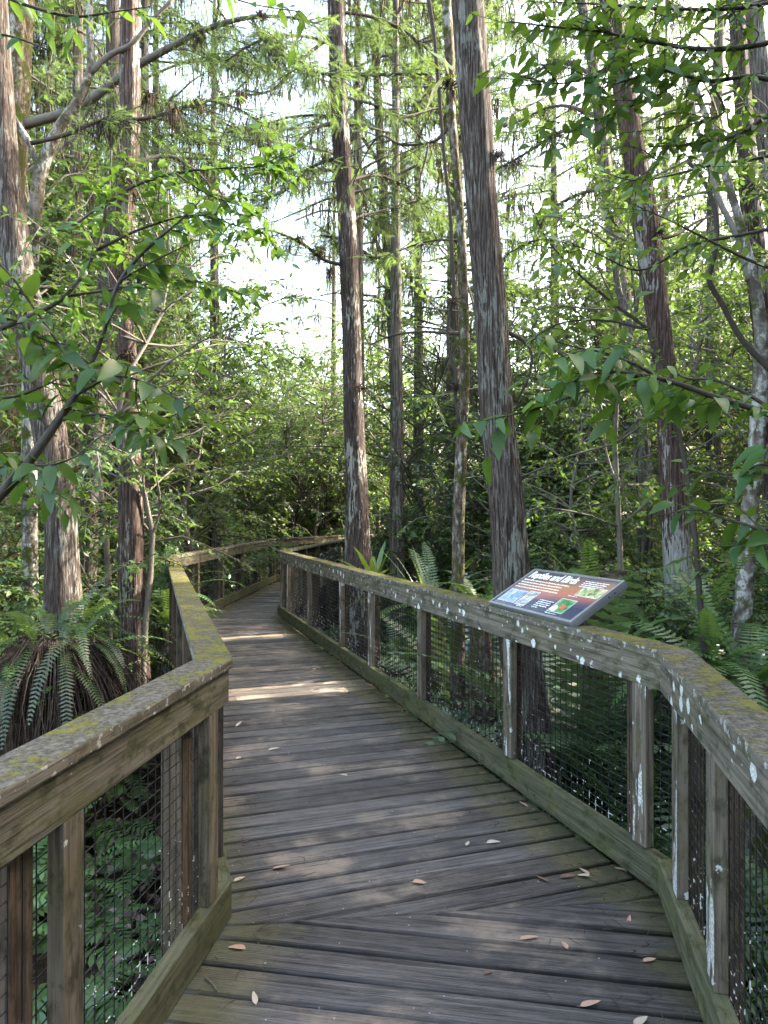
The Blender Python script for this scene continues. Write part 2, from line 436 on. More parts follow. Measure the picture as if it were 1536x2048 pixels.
MT['fern_dark'] = leaf_mat('dark_fern_frond', (0.024, 0.055, 0.018), (0.055, 0.10, 0.03), (0.12, 0.2, 0.035), 0.3, 0.04, 0.4, (0.09, 0.085, 0.035))  # darker green for the fronds of the fern mound
MT['fern_blue'] = leaf_mat('leather_fern_frond', (0.04, 0.085, 0.038), (0.08, 0.145, 0.07), (0.14, 0.22, 0.05), 0.32, 0.1, 0.35)
MT['palm'] = leaf_mat('strap_leaf', (0.04, 0.10, 0.02), (0.085, 0.16, 0.035), (0.2, 0.3, 0.04), 0.4, 0.07, 0.35)
MT['dead'] = leaf_mat('dead_frond', (0.02, 0.012, 0.008), (0.062, 0.04, 0.027), (0.04, 0.022, 0.01), 0.15, 0.02, 0.6, (0.12, 0.085, 0.06))
MT['moss_hang'] = leaf_mat('hanging_moss', (0.03, 0.026, 0.02), (0.085, 0.078, 0.06), (0.06, 0.05, 0.03), 0.25, 0.0, 0.6)
MT['litter'] = leaf_mat('dry_leaf', (0.17, 0.10, 0.065), (0.40, 0.29, 0.21), (0.10, 0.06, 0.03), 0.12, 0.04, 0.5, (0.52, 0.44, 0.35))
MT['litter_dark'] = leaf_mat('rotting_leaf', (0.03, 0.02, 0.013), (0.10, 0.065, 0.045), (0.03, 0.02, 0.01), 0.1, 0.02, 0.5, (0.26, 0.2, 0.15))
MT['epi'] = leaf_mat('air_plant_leaf', (0.03, 0.022, 0.016), (0.075, 0.06, 0.045), (0.05, 0.04, 0.02), 0.2, 0.0, 0.6, (0.12, 0.10, 0.08))
MT['bark_red'] = bark_mat('red_brown_cypress_bark', (0.024, 0.016, 0.012), (0.074, 0.052, 0.042), (0.13, 0.098, 0.082), 0.42, low=0.6)
MT['bark_pale'] = bark_mat('pale_lichen_cypress_bark', (0.024, 0.017, 0.013), (0.07, 0.054, 0.044), (0.13, 0.108, 0.09), 0.5, (0.25, 0.25, 0.215), low=1.1)
MT['bark_big'] = bark_mat('grey_brown_cypress_bark', (0.02, 0.014, 0.0105), (0.074, 0.056, 0.045), (0.155, 0.13, 0.11), 0.5, (0.25, 0.25, 0.21), ridge=85, stretch=0.05, low=-0.2)
MT['bark_speck'] = bark_mat('dark_speckled_bark', (0.022, 0.016, 0.013), (0.062, 0.047, 0.040), (0.115, 0.09, 0.077), 0.5, (0.42, 0.42, 0.37), ridge=66, stretch=0.09)
MT['bark_two_tone'] = bark_mat('red_brown_bark_with_pale_base', (0.026, 0.015, 0.011), (0.078, 0.05, 0.039), (0.135, 0.096, 0.078), 0.36, (0.37, 0.365, 0.33), low=2.0, low_amt=0.34)
MT['bark_red_base'] = bark_mat('red_base_cypress_bark', (0.026, 0.017, 0.013), (0.083, 0.058, 0.047), (0.145, 0.108, 0.09), 0.52, low=0.7, low_amt=-0.2)
MT['bark_far'] = bark_mat('grey_bark', (0.04, 0.033, 0.027), (0.10, 0.085, 0.07), (0.17, 0.148, 0.128), 0.5, (0.27, 0.27, 0.24), ridge=40)
MT['bark_mottled'] = bark_mat('mottled_smooth_bark', (0.075, 0.06, 0.045), (0.15, 0.13, 0.105), (0.25, 0.23, 0.19), 0.62, (0.46, 0.46, 0.41), ridge=14, stretch=0.7, moss=0.5)
MT['bark_mossy'] = bark_mat('mossy_thin_bark', (0.045, 0.035, 0.022), (0.11, 0.085, 0.06), (0.2, 0.165, 0.13), 0.45, (0.40, 0.40, 0.34), ridge=24, stretch=0.4, moss=0.7)
MT['twig'] = simple('dark_twig_bark', (0.018, 0.015, 0.011), (0.075, 0.062, 0.048), 60, 0.85, 0.4)
MT['twig_grey'] = simple('grey_limb_bark', (0.07, 0.06, 0.048), (0.19, 0.17, 0.14), 25, 0.9, 0.4)

# ------------------------------------------------------------------ setting: ground
def build_ground():
    g = Geo(); N = 130
    xs = np.concatenate([-np.geomspace(600, 14, 24), np.linspace(-13, 13, N), np.geomspace(14, 600, 24)])
    ys = np.concatenate([-np.geomspace(300, 7, 14), np.linspace(-6, 26, N), np.geomspace(27, 900, 30)])
    X, Yg = np.meshgrid(xs, ys)
    Z = GROUND + 0.06 * np.sin(X * 1.3 + 1) * np.cos(Yg * 1.1) + 0.05 * np.sin(X * 2.7 + Yg * 1.9) + 0.03 * np.sin(X * 5.3 - Yg * 4.1)
    Z = np.minimum(Z, GROUND + 0.2)
    V = np.stack([X, Yg, Z], -1).reshape(-1, 3)
    w = len(xs); i = np.arange(len(ys) - 1)[:, None] * w; j = np.arange(w - 1)[None]
    F = np.stack([i + j, i + j + 1, i + w + j + 1, i + w + j], -1).reshape(-1, 4)
    g.v.append(V); g.l.append(F.ravel()); g.s.append(np.full(len(F), 4)); g.n = len(V)
    tag(link('ground', g.mesh('ground', MT['ground'], True)), kind='structure')
build_ground()

# ------------------------------------------------------------------ boardwalk
LPT = np.array([(-1.15, -1.18), (-0.595, 2.78), (-2.86, 9.75), (-2.56, 16.9), (-1.09, 19.9), (3.0, 24.2)])
RPT = np.array([(0.317, -1.16), (1.136, 2.955), (-1.68, 11.2), (-0.93, 16.9), (0.35, 19.0), (4.2, 23.0)])

def offset(poly, d, side):
    """polyline moved outward by d; side +1 = to the left of travel"""
    n = len(poly); out = []
    dirs = [(poly[i + 1] - poly[i]) / np.linalg.norm(poly[i + 1] - poly[i]) for i in range(n - 1)]
    nor = [np.array((-q[1], q[0])) * side for q in dirs]
    for i in range(n):
        if i == 0: m = nor[0]; k = 1
        elif i == n - 1: m = nor[-1]; k = 1
        else:
            m = nor[i - 1] + nor[i]; m /= np.linalg.norm(m); k = 1 / max(0.3, m.dot(nor[i]))
        out.append(poly[i] + m * d * k)
    return np.array(out)

def clip_poly(poly, a, nrm):
    """keep the part of the convex polygon where (p - a).nrm >= 0"""
    out = []
    for i in range(len(poly)):
        p, q = poly[i], poly[(i + 1) % len(poly)]
        dp, dq = (p - a).dot(nrm), (q - a).dot(nrm)
        if dp >= 0: out.append(p)
        if dp * dq < 0: out.append(p + (q - p) * dp / (dp - dq))
    return out

def build_deck():
    g = Geo(); SG = Geo(); FB = Geo(); r = np.random.default_rng(3)
    Lp = offset(LPT, 0.03, 1); Rp = offset(RPT, 0.03, -1)
    for i in range(len(Lp) - 1):
        quad = [Rp[i], Rp[i + 1], Lp[i + 1], Lp[i]]          # counter-clockwise
        d = (LPT[i + 1] - LPT[i]) / np.linalg.norm(LPT[i + 1] - LPT[i]) + (RPT[i + 1] - RPT[i]) / np.linalg.norm(RPT[i + 1] - RPT[i])
        d /= np.linalg.norm(d); c = np.array((d[1], -d[0]))    # c: across, to the right
        o = Lp[i]
        vs = [(p - o).dot(d) for p in quad]
        v = min(vs) - r.uniform(0, 0.1)
        if i == 0: v = min(vs) + 0.05
        while v < max(vs):
            w = 0.138 + r.normal() * 0.002; gap = abs(r.normal(0.008, 0.003)) + 0.003
            skew = r.normal() * 0.0025
            poly = list(quad)
            n0 = d - c * skew; n1 = -d + c * skew
            poly = clip_poly(poly, o + d * v, n0)
            if len(poly) > 2: poly = clip_poly(poly, o + d * (v + w), n1)
            ok = len(poly) > 2
            if ok:
                P2 = np.array(poly); ar = 0.5 * abs(np.dot(P2[:, 0], np.roll(P2[:, 1], -1)) - np.dot(P2[:, 1], np.roll(P2[:, 0], -1)))
                ok = ar > 0.0012
            if ok:
                keep = [k for k in range(len(P2)) if np.linalg.norm(P2[k] - P2[k - 1]) > 0.004]
                P2 = P2[keep]
                z = r.normal() * 0.0015; tilt = r.normal() * 0.006
                cen = P2.mean(0)
                def inset(Q, e):
                    out = []
                    for k in range(len(Q)):
                        a, b, cc = Q[k - 1], Q[k], Q[(k + 1) % len(Q)]
                        e1 = (b - a) / (np.linalg.norm(b - a) + 1e-9); e2 = (cc - b) / (np.linalg.norm(cc - b) + 1e-9)
                        m = np.array((-e1[1], e1[0])) + np.array((-e2[1], e2[0])); m /= np.linalg.norm(m) + 1e-9
                        out.append(b + m * e / max(0.5, m.dot(np.array((-e1[1], e1[0])))))
                    return np.array(out)
                rings = []; uv = []
                for e, zz in ((0.009, 0.0), (0.003, -0.003), (0.0, -0.009), (0.0, -0.04)):
                    Q = inset(P2, e * min(1.0, ar / 0.06)) if e else P2
                    for p in Q:
                        rel = p - o
                        rings.append((p[0], p[1], zz + z + tilt * ((p - cen).dot(d))))
                        uv.append((rel.dot(c), rel.dot(d)))
                us = [(p - o).dot(c) for p in P2]
                if min(us) < 0.3 and max(us) > 1.4 and v < 9:
                    for uu in (0.11, 0.86, 1.58):
                        for vv in (0.035, 0.103):
                            q = o + c * (uu + r.normal() * .006) + d * (v + vv + r.normal() * .004); zz = z + tilt * ((q - cen).dot(d)) + 0.0008
                            SG.add([(q[0] + .0042 * math.cos(t_), q[1] + .0042 * math.sin(t_), zz) for t_ in np.arange(8) * .785], [list(range(8))])
                n = len(P2); F = [list(range(n))]
                for k in range(3):
                    for q in range(n):
                        q2 = (q + 1) % n
                        F.append([k * n + q, (k + 1) * n + q, (k + 1) * n + q2, k * n + q2])
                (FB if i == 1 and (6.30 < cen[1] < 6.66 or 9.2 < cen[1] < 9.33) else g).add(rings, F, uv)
            v += w + gap
    tag(link('boardwalk_path', g.mesh('boardwalk_path', MT['deck'])), kind='structure')
    tag(link('boardwalk_path_boards', FB.mesh('boardwalk_path_boards', MT['deck_pale'])), kind='structure')
    tag(link('boardwalk_path_screws', SG.mesh('boardwalk_path_screws', MT['screw'])), kind='structure')
    # beams that carry the planks
    b = Geo()
    for dd, side, pl in ((-0.12, 1, LPT), (-0.82, 1, LPT), (-0.12, -1, RPT)):
        q0 = offset(pl, dd, side); q1 = offset(pl, dd - 0.05, side)
        for i in range(len(pl) - 1):
            V = [(*q0[i], -0.30), (*q0[i + 1], -0.30), (*q1[i + 1], -0.30), (*q1[i], -0.30), (*q0[i], -0.046), (*q0[i + 1], -0.046), (*q1[i + 1], -0.046), (*q1[i], -0.046)]
            b.add(V, [[0, 1, 2, 3], [4, 7, 6, 5], [0, 4, 5, 1], [1, 5, 6, 2], [2, 6, 7, 3], [3, 7, 4, 0]])
            L = np.linalg.norm(q0[i + 1] - q0[i])
            for s in np.arange(0.8, L, 2.2):
                p = q0[i] + (q0[i + 1] - q0[i]) * s / L
                h = 0.07
                V = [(p[0] + a * h, p[1] + bb * h, zz) for zz in (GROUND - 0.4, -0.302) for a, bb in ((-1, -1), (1, -1), (1, 1), (-1, 1))]
                b.add(V, [[0, 3, 2, 1], [4, 5, 6, 7], [0, 1, 5, 4], [1, 2, 6, 5], [2, 3, 7, 6], [3, 0, 4, 7]])
    tag(link('boardwalk_path_beams', b.mesh('boardwalk_path_beams', MT['beam'])), kind='structure')
build_deck()

def prism(name, mat, plan, z0, z1, bev=0.004):
    """a board from a plan quad in local coordinates, edges eased"""
    bm = bmesh.new()
    lo = [bm.verts.new((p[0], p[1], z0)) for p in plan]; hi = [bm.verts.new((p[0], p[1], z1)) for p in plan]
    n = len(plan)
    bm.faces.new(lo[::-1]); bm.faces.new(hi)
    for i in range(n): bm.faces.new((lo[i], lo[(i + 1) % n], hi[(i + 1) % n], hi[i]))
    bmesh.ops.recalc_face_normals(bm, faces=bm.faces)
    # cut long boards so that edge wear has vertices to move
    if bev: bmesh.ops.bevel(bm, geom=list(bm.edges), offset=bev, segments=2, affect='EDGES', profile=0.6)
    me = bpy.data.meshes.new(name); bm.to_mesh(me); bm.free(); me.materials.append(mat)
    return me

CAP0, CAP1, FAS0, KICK0, KICK1 = 1.002, 1.04, 0.868, 0.03, 0.172
def post_mesh(name, mat, w, d, z0, z1):
    # built lying along local X so that the grain runs along it, then stood up by the object's rotation
    return prism(name, mat, [(0, -w / 2), (z1 - z0, -w / 2), (z1 - z0, w / 2), (0, w / 2)], -d / 2, d / 2, 0.004)
PM = {k: post_mesh('inner_post', MT[k], 0.089, 0.042, KICK1 + 0.001, FAS0 - 0.001) for k in ('post', 'post_white')}
PB = post_mesh('outer_post', MT['post_back'], 0.092, 0.075, GROUND - 0.3, CAP0 - 0.002)

def railing(name, label, pts, side, posts, styles):
    root = empty(name, (pts[1][0], pts[1][1], 0))
    tag(root, label, 'railing')
    E = np.array((pts[1][0], pts[1][1], 0.0))
    offs = {k: offset(pts, k, side) for k in (-0.004, 0.0, 0.012, 0.05, 0.055, 0.062, 0.14, 0.142)}
    for i in range(len(pts) - 1):
        a, b = pts[i], pts[i + 1]
        d = (b - a) / np.linalg.norm(b - a); L = np.linalg.norm(b - a)
        nrm = np.array((-d[1], d[0])) * side; ang = math.atan2(d[1], d[0])
        def loc(p): r_ = p - a; return (r_.dot(d), r_.dot(np.array((-d[1], d[0]))))
        st = styles[i]
        def bd(nm, mat, o0, o1, z0, z1, bev=0.004):
            A, B = offs[o0], offs[o1]
            plan = [loc(A[i]), loc(A[i + 1]), loc(B[i + 1]), loc(B[i])]
            if side < 0: plan = plan[::-1]
            # a hair short of the mitre so the joint shows as a dark line
            plan = [(min(max(x, -9), 99), y) for x, y in plan]
            me = prism(nm, mat, plan, z0, z1, bev)
            return link(nm, me, root, (a[0] - E[0], a[1] - E[1], 0), (0, 0, ang))
        bd('cap_rail', MT[st['cap']], -0.004, 0.14, CAP0, CAP1, 0.006)
        bd('fascia_board', MT[st['fascia']], 0.012, 0.05, FAS0, CAP0 - 0.001)
        bd('kickboard', MT['kick'], 0.0, 0.055, KICK0, KICK1, 0.006)
        for s in posts[i]:
            p = a + d * s
            w = PM['post_white' if st['white'] and random.random() < st['white'] else 'post']
            # stand up: local X -> +Z, local Y -> along the rail, local Z -> across it
            R = Matrix(((0, d[0], nrm[0]), (0, d[1], nrm[1]), (1, 0, 0)))
            if R.determinant() < 0: R = Matrix(((0, -d[0], nrm[0]), (0, -d[1], nrm[1]), (1, 0, 0)))
            q = p + nrm * 0.034
            o = link('inner_post', w, root, (q[0] - E[0], q[1] - E[1], KICK1 + 0.001), R.to_euler())
            q = p + nrm * 0.1 + d * 0.10 * (1 if side < 0 else -1) * st.get('shift', 1)
            o = link('outer_post', PB, root, (q[0] - E[0], q[1] - E[1], GROUND - 0.3), R.to_euler())
        # welded wire between kickboard and fascia
        g = Geo(); r = 0.0021; mid = offs[0.062]
        m0, m1 = mid[i], mid[i + 1]; Lm = np.linalg.norm(m1 - m0)
        zz0, zz1 = 0.10, FAS0 + 0.03
        def wire(p, q, rr=r):
            p = np.array(p); q = np.array(q); t = q - p; t /= np.linalg.norm(t)
            u = np.cross(t, (0.31, 0.52, 0.79)); u /= np.linalg.norm(u); w_ = np.cross(t, u)
            ring = [u * rr, w_ * rr, -u * rr, -w_ * rr]
            g.add([p + x for x in ring] + [q + x for x in ring], [[0, 1, 5, 4], [1, 2, 6, 5], [2, 3, 7, 6], [3, 0, 4, 7]])
        for s in np.arange(0.02, Lm, 0.0508):
            p = m0 + d * s
            wire((p[0] - a[0], p[1] - a[1], zz0), (p[0] - a[0], p[1] - a[1], zz1))
        for z in np.arange(zz0 + 0.01, zz1, 0.04):
            p, q = m0 + nrm * 0.0034, m1 + nrm * 0.0034
            wire((p[0] - a[0], p[1] - a[1], z), (q[0] - a[0], q[1] - a[1], z))
        link('wire_mesh', g.mesh('wire_mesh', MT['wire']), root, (a[0] - E[0], a[1] - E[1], 0))
    return root

def on_line(px, a, b):
    k = (px - 768.0) / FPX; d = (b - a) / np.linalg.norm(b - a)
    return (k * a[1] - a[0]) / (d[0] - k * d[1])
Lseg = [np.linalg.norm(LPT[i + 1] - LPT[i]) for i in range(5)]
Rseg = [np.linalg.norm(RPT[i + 1] - RPT[i]) for i in range(5)]
lposts = [[Lseg[0] - s for s in (0.153, 1.06, 2.1, 3.2)], [0.25, 1.35, 2.45, 3.6, 4.8, 6.0, 7.1], [on_line(x, LPT[2], LPT[3]) for x in (400, 449, 489, 523)] + [Lseg[2] - 0.1],
          [0.2, 1.3, 2.4, 3.2], [0.3, 1.6, 2.9, 4.2]]
rposts = [[Rseg[0] - s for s in (0.27, 0.80, 1.7, 2.6, 3.5)], [on_line(x, RPT[1], RPT[2]) for x in (1272, 1010, 835, 736, 678, 614, 573, 560)],
          [0.25, 1.3, 2.3, 3.3, 4.3, 5.4], [0.3, 1.4, 2.3], [0.4, 1.7, 3.0, 4.3]]
S = lambda cap, fas, white, shift=1: {'cap': cap, 'fascia': fas, 'white': white, 'shift': shift}
railing('timber_railing', 'long mossy timber railing with black wire mesh on the left of the boardwalk', LPT, 1, lposts,
        [S('cap', 'fascia', 0.0, 1.3), S('cap_mossier', 'fascia', 0.0), S('cap', 'fascia', 0.0), S('cap', 'fascia', 0), S('cap', 'fascia', 0)])
railing('timber_railing', 'long timber railing spotted with white lichen that carries the information panel', RPT, -1, rposts,
        [S('cap', 'fascia_lichen', 1.0, 1.4), S('cap_mossier', 'fascia_lichen', 0.45), S('cap_mossier', 'fascia', 0.0), S('cap', 'fascia', 0), S('cap', 'fascia', 0)])

# ------------------------------------------------------------------ information panel on the railing
def build_sign():
    d = (RPT[1] - RPT[2]) / np.linalg.norm(RPT[1] - RPT[2]); nrm = np.array((-d[1], d[0]))   # d: towards the camera end; nrm: away from the walkway
    if nrm[0] < 0: nrm = -nrm
    BL = np.array((0.645, 4.40, 1.062)); W = 0.885; tilt = math.atan2(0.2, 0.33); D = 0.385
    ex = np.array((d[0], d[1], 0)); ey = np.array((nrm[0] * math.cos(tilt), nrm[1] * math.cos(tilt), math.sin(tilt))); ez = np.cross(ex, ey)
    R = Matrix(np.stack([ex, ey, ez], -1).tolist()).to_4x4()
    root = empty('information_panel', (0, 0, 0)); root.matrix_world = Matrix.Translation(BL) @ R
    tag(root, 'tilted information panel titled Reptiles and Birds in a grey metal frame', 'sign')
    T = 0.045
    def boxm(nm, mat, x0, x1, y0, y1, z0, z1, bev=0.0015):
        return prism(nm, mat, [(x0, y0), (x1, y0), (x1, y1), (x0, y1)], z0, z1, bev)
    mf = M('brushed_grey_metal'); n = mf.noise(mf.map(mf.coord(), (4, 200, 200)), 1, 3)
    metal = mf.pbr(mf.mix(n, (0.25, 0.254, 0.26), (0.31, 0.315, 0.32)), 0.34, None, 0.5, 0.6)
    f = 0.017
    g = Geo()
    outer = [(0, 0), (W, 0), (W, D), (0, D)]; inner = [(f, f), (W - f, f), (W - f, D - f), (f, D - f)]
    z0, z1, zi = -T, 0.0, -0.006
    V = [(*p, z0) for p in outer] + [(*p, z1) for p in outer] + [(*p, z1) for p in inner] + [(*p, zi) for p in inner]
    F = [[3, 2, 1, 0]]
    for i in range(4):
        j = (i + 1) % 4
        F += [[i, j, 4 + j, 4 + i], [4 + i, 4 + j, 8 + j, 8 + i], [8 + i, 8 + j, 12 + j, 12 + i]]
    g.add(V, F)
    me = g.mesh('frame', metal); fo = link('frame', me, root)
    bv = fo.modifiers.new('ease', 'BEVEL'); bv.width = 0.0015; bv.segments = 2
    # printed sheet: sunset behind a dark tree line
    m = M('printed_sunset_sheet'); co = m.coord(); s = m.sep(co)
    yy = m.math('DIVIDE', s[1], D); xx = m.math('DIVIDE', s[0], W)
    t = m.math('ADD', yy, m.math('MULTIPLY', m.math('SUBTRACT', m.noise(co, 9, 3), 0.5), 0.1))
    t = m.math('ADD', t, m.math('MULTIPLY', m.math('SUBTRACT', 0.6, xx), 0.16))
    c = m.ramp(t, (0.0, (0.035, 0.04, 0.08)), (0.30, (0.05, 0.05, 0.085)), (0.36, (0.16, 0.07, 0.09)), (0.52, (0.40, 0.15, 0.09)), (0.68, (0.38, 0.18, 0.10)), (0.85, (0.19, 0.12, 0.10)), (1.0, (0.07, 0.065, 0.08)))
    tl = m.math('ADD', 0.27, m.math('MULTIPLY', m.noise(m.map(co, (1, 0, 0)), 30, 5, 0.7), 0.09))
    c = m.mix(m.step(yy, tl, m.math('SUBTRACT', tl, 0.012)), c, (0.03, 0.033, 0.062))
    c = m.mix(m.step(m.math('ADD', xx, m.math('MULTIPLY', m.noise(co, 5, 3), 0.2)), 0.55, 0.1, 0, 0.75), c, (0.055, 0.055, 0.08))
    sheet = m.pbr(c, 0.22, None, 0.5)
    panel = link('printed_panel', boxm('printed_panel', sheet, f, W - f, f, D - f, -0.016, -0.0055, 0), root)
    ink_w = simple('white_ink', (0.75, 0.75, 0.75), (0.8, 0.8, 0.8), 5, 0.4, 0); ink_y = simple('cream_ink', (0.68, 0.58, 0.42), (0.74, 0.66, 0.52), 5, 0.4, 0)
    ink_d = simple('title_shadow_ink', (0.02, 0.02, 0.025), (0.03, 0.03, 0.035), 5, 0.4, 0)
    # title
    cu = bpy.data.curves.new('title', 'FONT'); cu.body = 'Reptiles and Birds'; cu.size = 0.094; cu.extrude = 0; cu.offset = 0.0022; cu.space_character = 0.93
    tmp = bpy.data.objects.new('title_tmp', cu); COL.objects.link(tmp)
    dg = bpy.context.evaluated_depsgraph_get(); dg.update()
    tm = bpy.data.meshes.new_from_object(tmp.evaluated_get(dg)); COL.objects.unlink(tmp); bpy.data.objects.remove(tmp)
    xs = np.empty(len(tm.vertices) * 3); tm.vertices.foreach_get('co', xs); xs = xs.reshape(-1, 3)
    xs[:, 0] *= 0.50 / (xs[:, 0].max() - xs[:, 0].min())
    sh = tm.copy()
    q = xs.copy(); q[:, 0] += 0.04; q[:, 1] = q[:, 1] * 0.95 + 0.300; q[:, 2] = -0.0042; tm.vertices.foreach_set('co', q.ravel()); tm.materials.clear(); tm.materials.append(ink_w)
    q[:, 0] += 0.003; q[:, 1] -= 0.003; q[:, 2] = -0.0049; sh.vertices.foreach_set('co', q.ravel()); sh.materials.clear(); sh.materials.append(ink_d)
    tm.update(); sh.update()
    link('title_lettering', tm, panel); link('title_shadow', sh, panel)
    # runs of small print, too small to read in the photograph: word-long dashes
    def print_lines(nm, mat, rows, x0, y0, dy, h, seed):
        g = Geo(); r = np.random.default_rng(seed)
        for k, ln in enumerate(rows):
            x = x0; y = y0 - k * dy
            while x < x0 + ln:
                w = min(r.uniform(0.010, 0.034), x0 + ln - x)
                hh = h * r.uniform(0.75, 1.1)
                g.add([(x, y, -0.0046), (x + w, y, -0.0046), (x + w, y + hh, -0.0046), (x, y + hh, -0.0046)], [[0, 1, 2, 3]])
                x += w + 0.0045
        link(nm, g.mesh(nm, mat), panel)
    print_lines('body_print', ink_y, (0.49, 0.445, 0.45, 0.47), 0.036, 0.268, 0.0245, 0.010, 1)
    print_lines('side_print', ink_w, (0.21, 0.205, 0.2, 0.06), 0.60, 0.335, 0.0165, 0.0065, 2)
    print_lines('caption_print', ink_w, (0.14, 0.13, 0.14, 0.13, 0.06), 0.432, 0.118, 0.0165, 0.0065, 3)
    print_lines('picture_caption_print', ink_w, (0.085,), 0.61, 0.196, 0.016, 0.005, 4)
    print_lines('picture_caption_print', ink_w, (0.105,), 0.60, 0.032, 0.016, 0.005, 5)
    print_lines('picture_caption_print', ink_w, (0.06,), 0.29, 0.032, 0.016, 0.005, 6)
    def picture(x0, x1, y0, y1, a, b, c2, sc, seed):
        mm = M('printed_picture'); cc = mm.map(mm.coord(), (1, 1, 1), (seed, seed * .7, 0)); nn = mm.noise(cc, sc, 5, 0.65, 1.0)
        pm = mm.pbr(mm.ramp(nn, (0.36, a), (0.5, b), (0.64, c2)), 0.3)
        link('picture', boxm('picture', pm, x0, x1, y0, y1, -0.0054, -0.0046, 0), panel)
        g = Geo(); e = 0.0028
        for (a0, a1, b0, b1) in ((x0 - e, x1 + e, y0 - e, y0), (x0 - e, x1 + e, y1, y1 + e), (x0 - e, x0, y0, y1), (x1, x1 + e, y0, y1)):
            g.add([(a0, b0, -0.0044), (a1, b0, -0.0044), (a1, b1, -0.0044), (a0, b1, -0.0044)], [[0, 1, 2, 3]])
        link('picture_border', g.mesh('picture_border', ink_w), panel)
    picture(0.045, 0.125, 0.05, 0.165, (0.15, 0.22, 0.3), (0.26, 0.35, 0.42), (0.42, 0.5, 0.55), 22, 1)
    picture(0.14, 0.235, 0.05, 0.165, (0.05, 0.09, 0.18), (0.18, 0.28, 0.4), (0.42, 0.5, 0.56), 24, 2)
    picture(0.255, 0.36, 0.045, 0.175, (0.12, 0.12, 0.12), (0.35, 0.35, 0.33), (0.75, 0.75, 0.7), 26, 3)
    picture(0.655, 0.85, 0.212, 0.29, (0.05, 0.07, 0.04), (0.35, 0.38, 0.16), (0.65, 0.66, 0.4), 30, 4)
    picture(0.60, 0.74, 0.05, 0.165, (0.02, 0.1, 0.03), (0.09, 0.24, 0.07), (0.22, 0.38, 0.2), 12, 5)
    g = Geo()      # the small red-billed bird on the green picture
    g.add([(0.665, 0.085, -0.0042), (0.70, 0.08, -0.0042), (0.715, 0.105, -0.0042), (0.685, 0.125, -0.0042), (0.66, 0.11, -0.0042)], [[0, 1, 2, 3, 4]])
    link('picture_detail', g.mesh('picture_detail', simple('red_ink', (0.5, 0.14, 0.07), (0.45, 0.1, 0.06), 20, 0.4, 0)), panel)
    g = Geo()
    g.add([(0.605, 0.06, -0.0042), (0.655, 0.056, -0.0042), (0.66, 0.085, -0.0042), (0.625, 0.11, -0.0042), (0.605, 0.09, -0.0042)], [[0, 1, 2, 3, 4]])
    link('picture_detail', g.mesh('picture_detail', ink_w), panel)
    for x in (0.2, W - 0.2):
        g = Geo(); b0 = 0.03
        dark = MT['beam']
        # wedge bracket between cap rail and panel back
        pts = [(0.02, -T - 0.001), (0.17, -T - 0.001), (0.17, -T - 0.125), (0.02, -T - 0.03)]
        V = [(x + s_, p[0], p[1]) for s_ in (-b0, b0) for p in pts]
        g.add(V, [[0, 1, 2, 3], [7, 6, 5, 4], [0, 4, 5, 1], [1, 5, 6, 2], [2, 6, 7, 3], [3, 7, 4, 0]])
        link('bracket', g.mesh('bracket', metal), root)
    for y in (0.10, 0.14): 
        g = Geo(); g.tube([(W + 0.0002, y + 0.16, -0.022), (W + 0.002, y + 0.16, -0.022)], 0.0045, 10); link('screw', g.mesh('screw', MT['beam']), root)
build_sign()

# ------------------------------------------------------------------ leaves
def leaf_template(rows, width=0.42, fold=0.18, droop=0.25, twist=0.0):
    """a pointed leaf of length 1 along +X: rows of left edge, midrib, right edge"""
    ts = np.linspace(0, 1, rows)
    V = []; F = []
    for t in ts:
        hw = width * 0.5 * (math.sin(math.pi * min(1, t ** 0.72)) ** 0.75 if 0 < t < 1 else 0.0) * (1 - 0.25 * t)
        z = -droop * t * t; zz = z + hw * fold * 2
        V += [(t, hw, zz), (t, 0, z), (t, -hw, zz)]
    for i in range(rows - 1):
        a = i * 3
        F += [[a, a + 1, a + 4, a + 3], [a + 1, a + 2, a + 5, a + 4]]
    return np.array(V), F
LEAF_NEAR = leaf_template(9, 0.46, 0.12, 0.28)
LEAF_MID = leaf_template(4, 0.44, 0.2, 0.2)
LEAF_FAR = (np.array([(0, 0, 0), (0.42, 0.26, 0.05), (1, 0, -0.06), (0.42, -0.26, 0.05)]), [[0, 2, 1], [0, 3, 2]])
# a flat feathery spray of cypress: rachis with paired leaflets
def spray_template(pairs=9, w=0.16):
    V = []; F = []
    for i in range(pairs):
        t = 0.12 + 0.88 * i / (pairs - 1); l = w * math.sin(math.pi * (0.15 + 0.8 * t)) ** 0.7 + 0.03
        for s in (1, -1):
            k = len(V)
            V += [(t - 0.02, 0, -0.15 * t * t), (t + l * 0.35, s * l, -0.15 * t * t - 0.03), (t + 0.035, 0, -0.15 * t * t)]
            F += [[k, k + 1, k + 2]]
    k = len(V); V += [(0, 0.008, 0), (0, -0.008, 0), (1, 0, -0.15)]; F += [[k, k + 1, k + 2]]
    return np.array(V), F
SPRAY = spray_template()

def scatter_leaves(g, tmpl, pos, direc, size, r, up_jit=0.6, size_jit=0.3):
    N = len(pos)
    up = np.array([0, 0, 1.0])[None] + r.normal(size=(N, 3)) * up_jit
    g.rep(tmpl[0], tmpl[1], frames(direc, up), pos, size * r.uniform(1 - size_jit, 1 + size_jit, N))

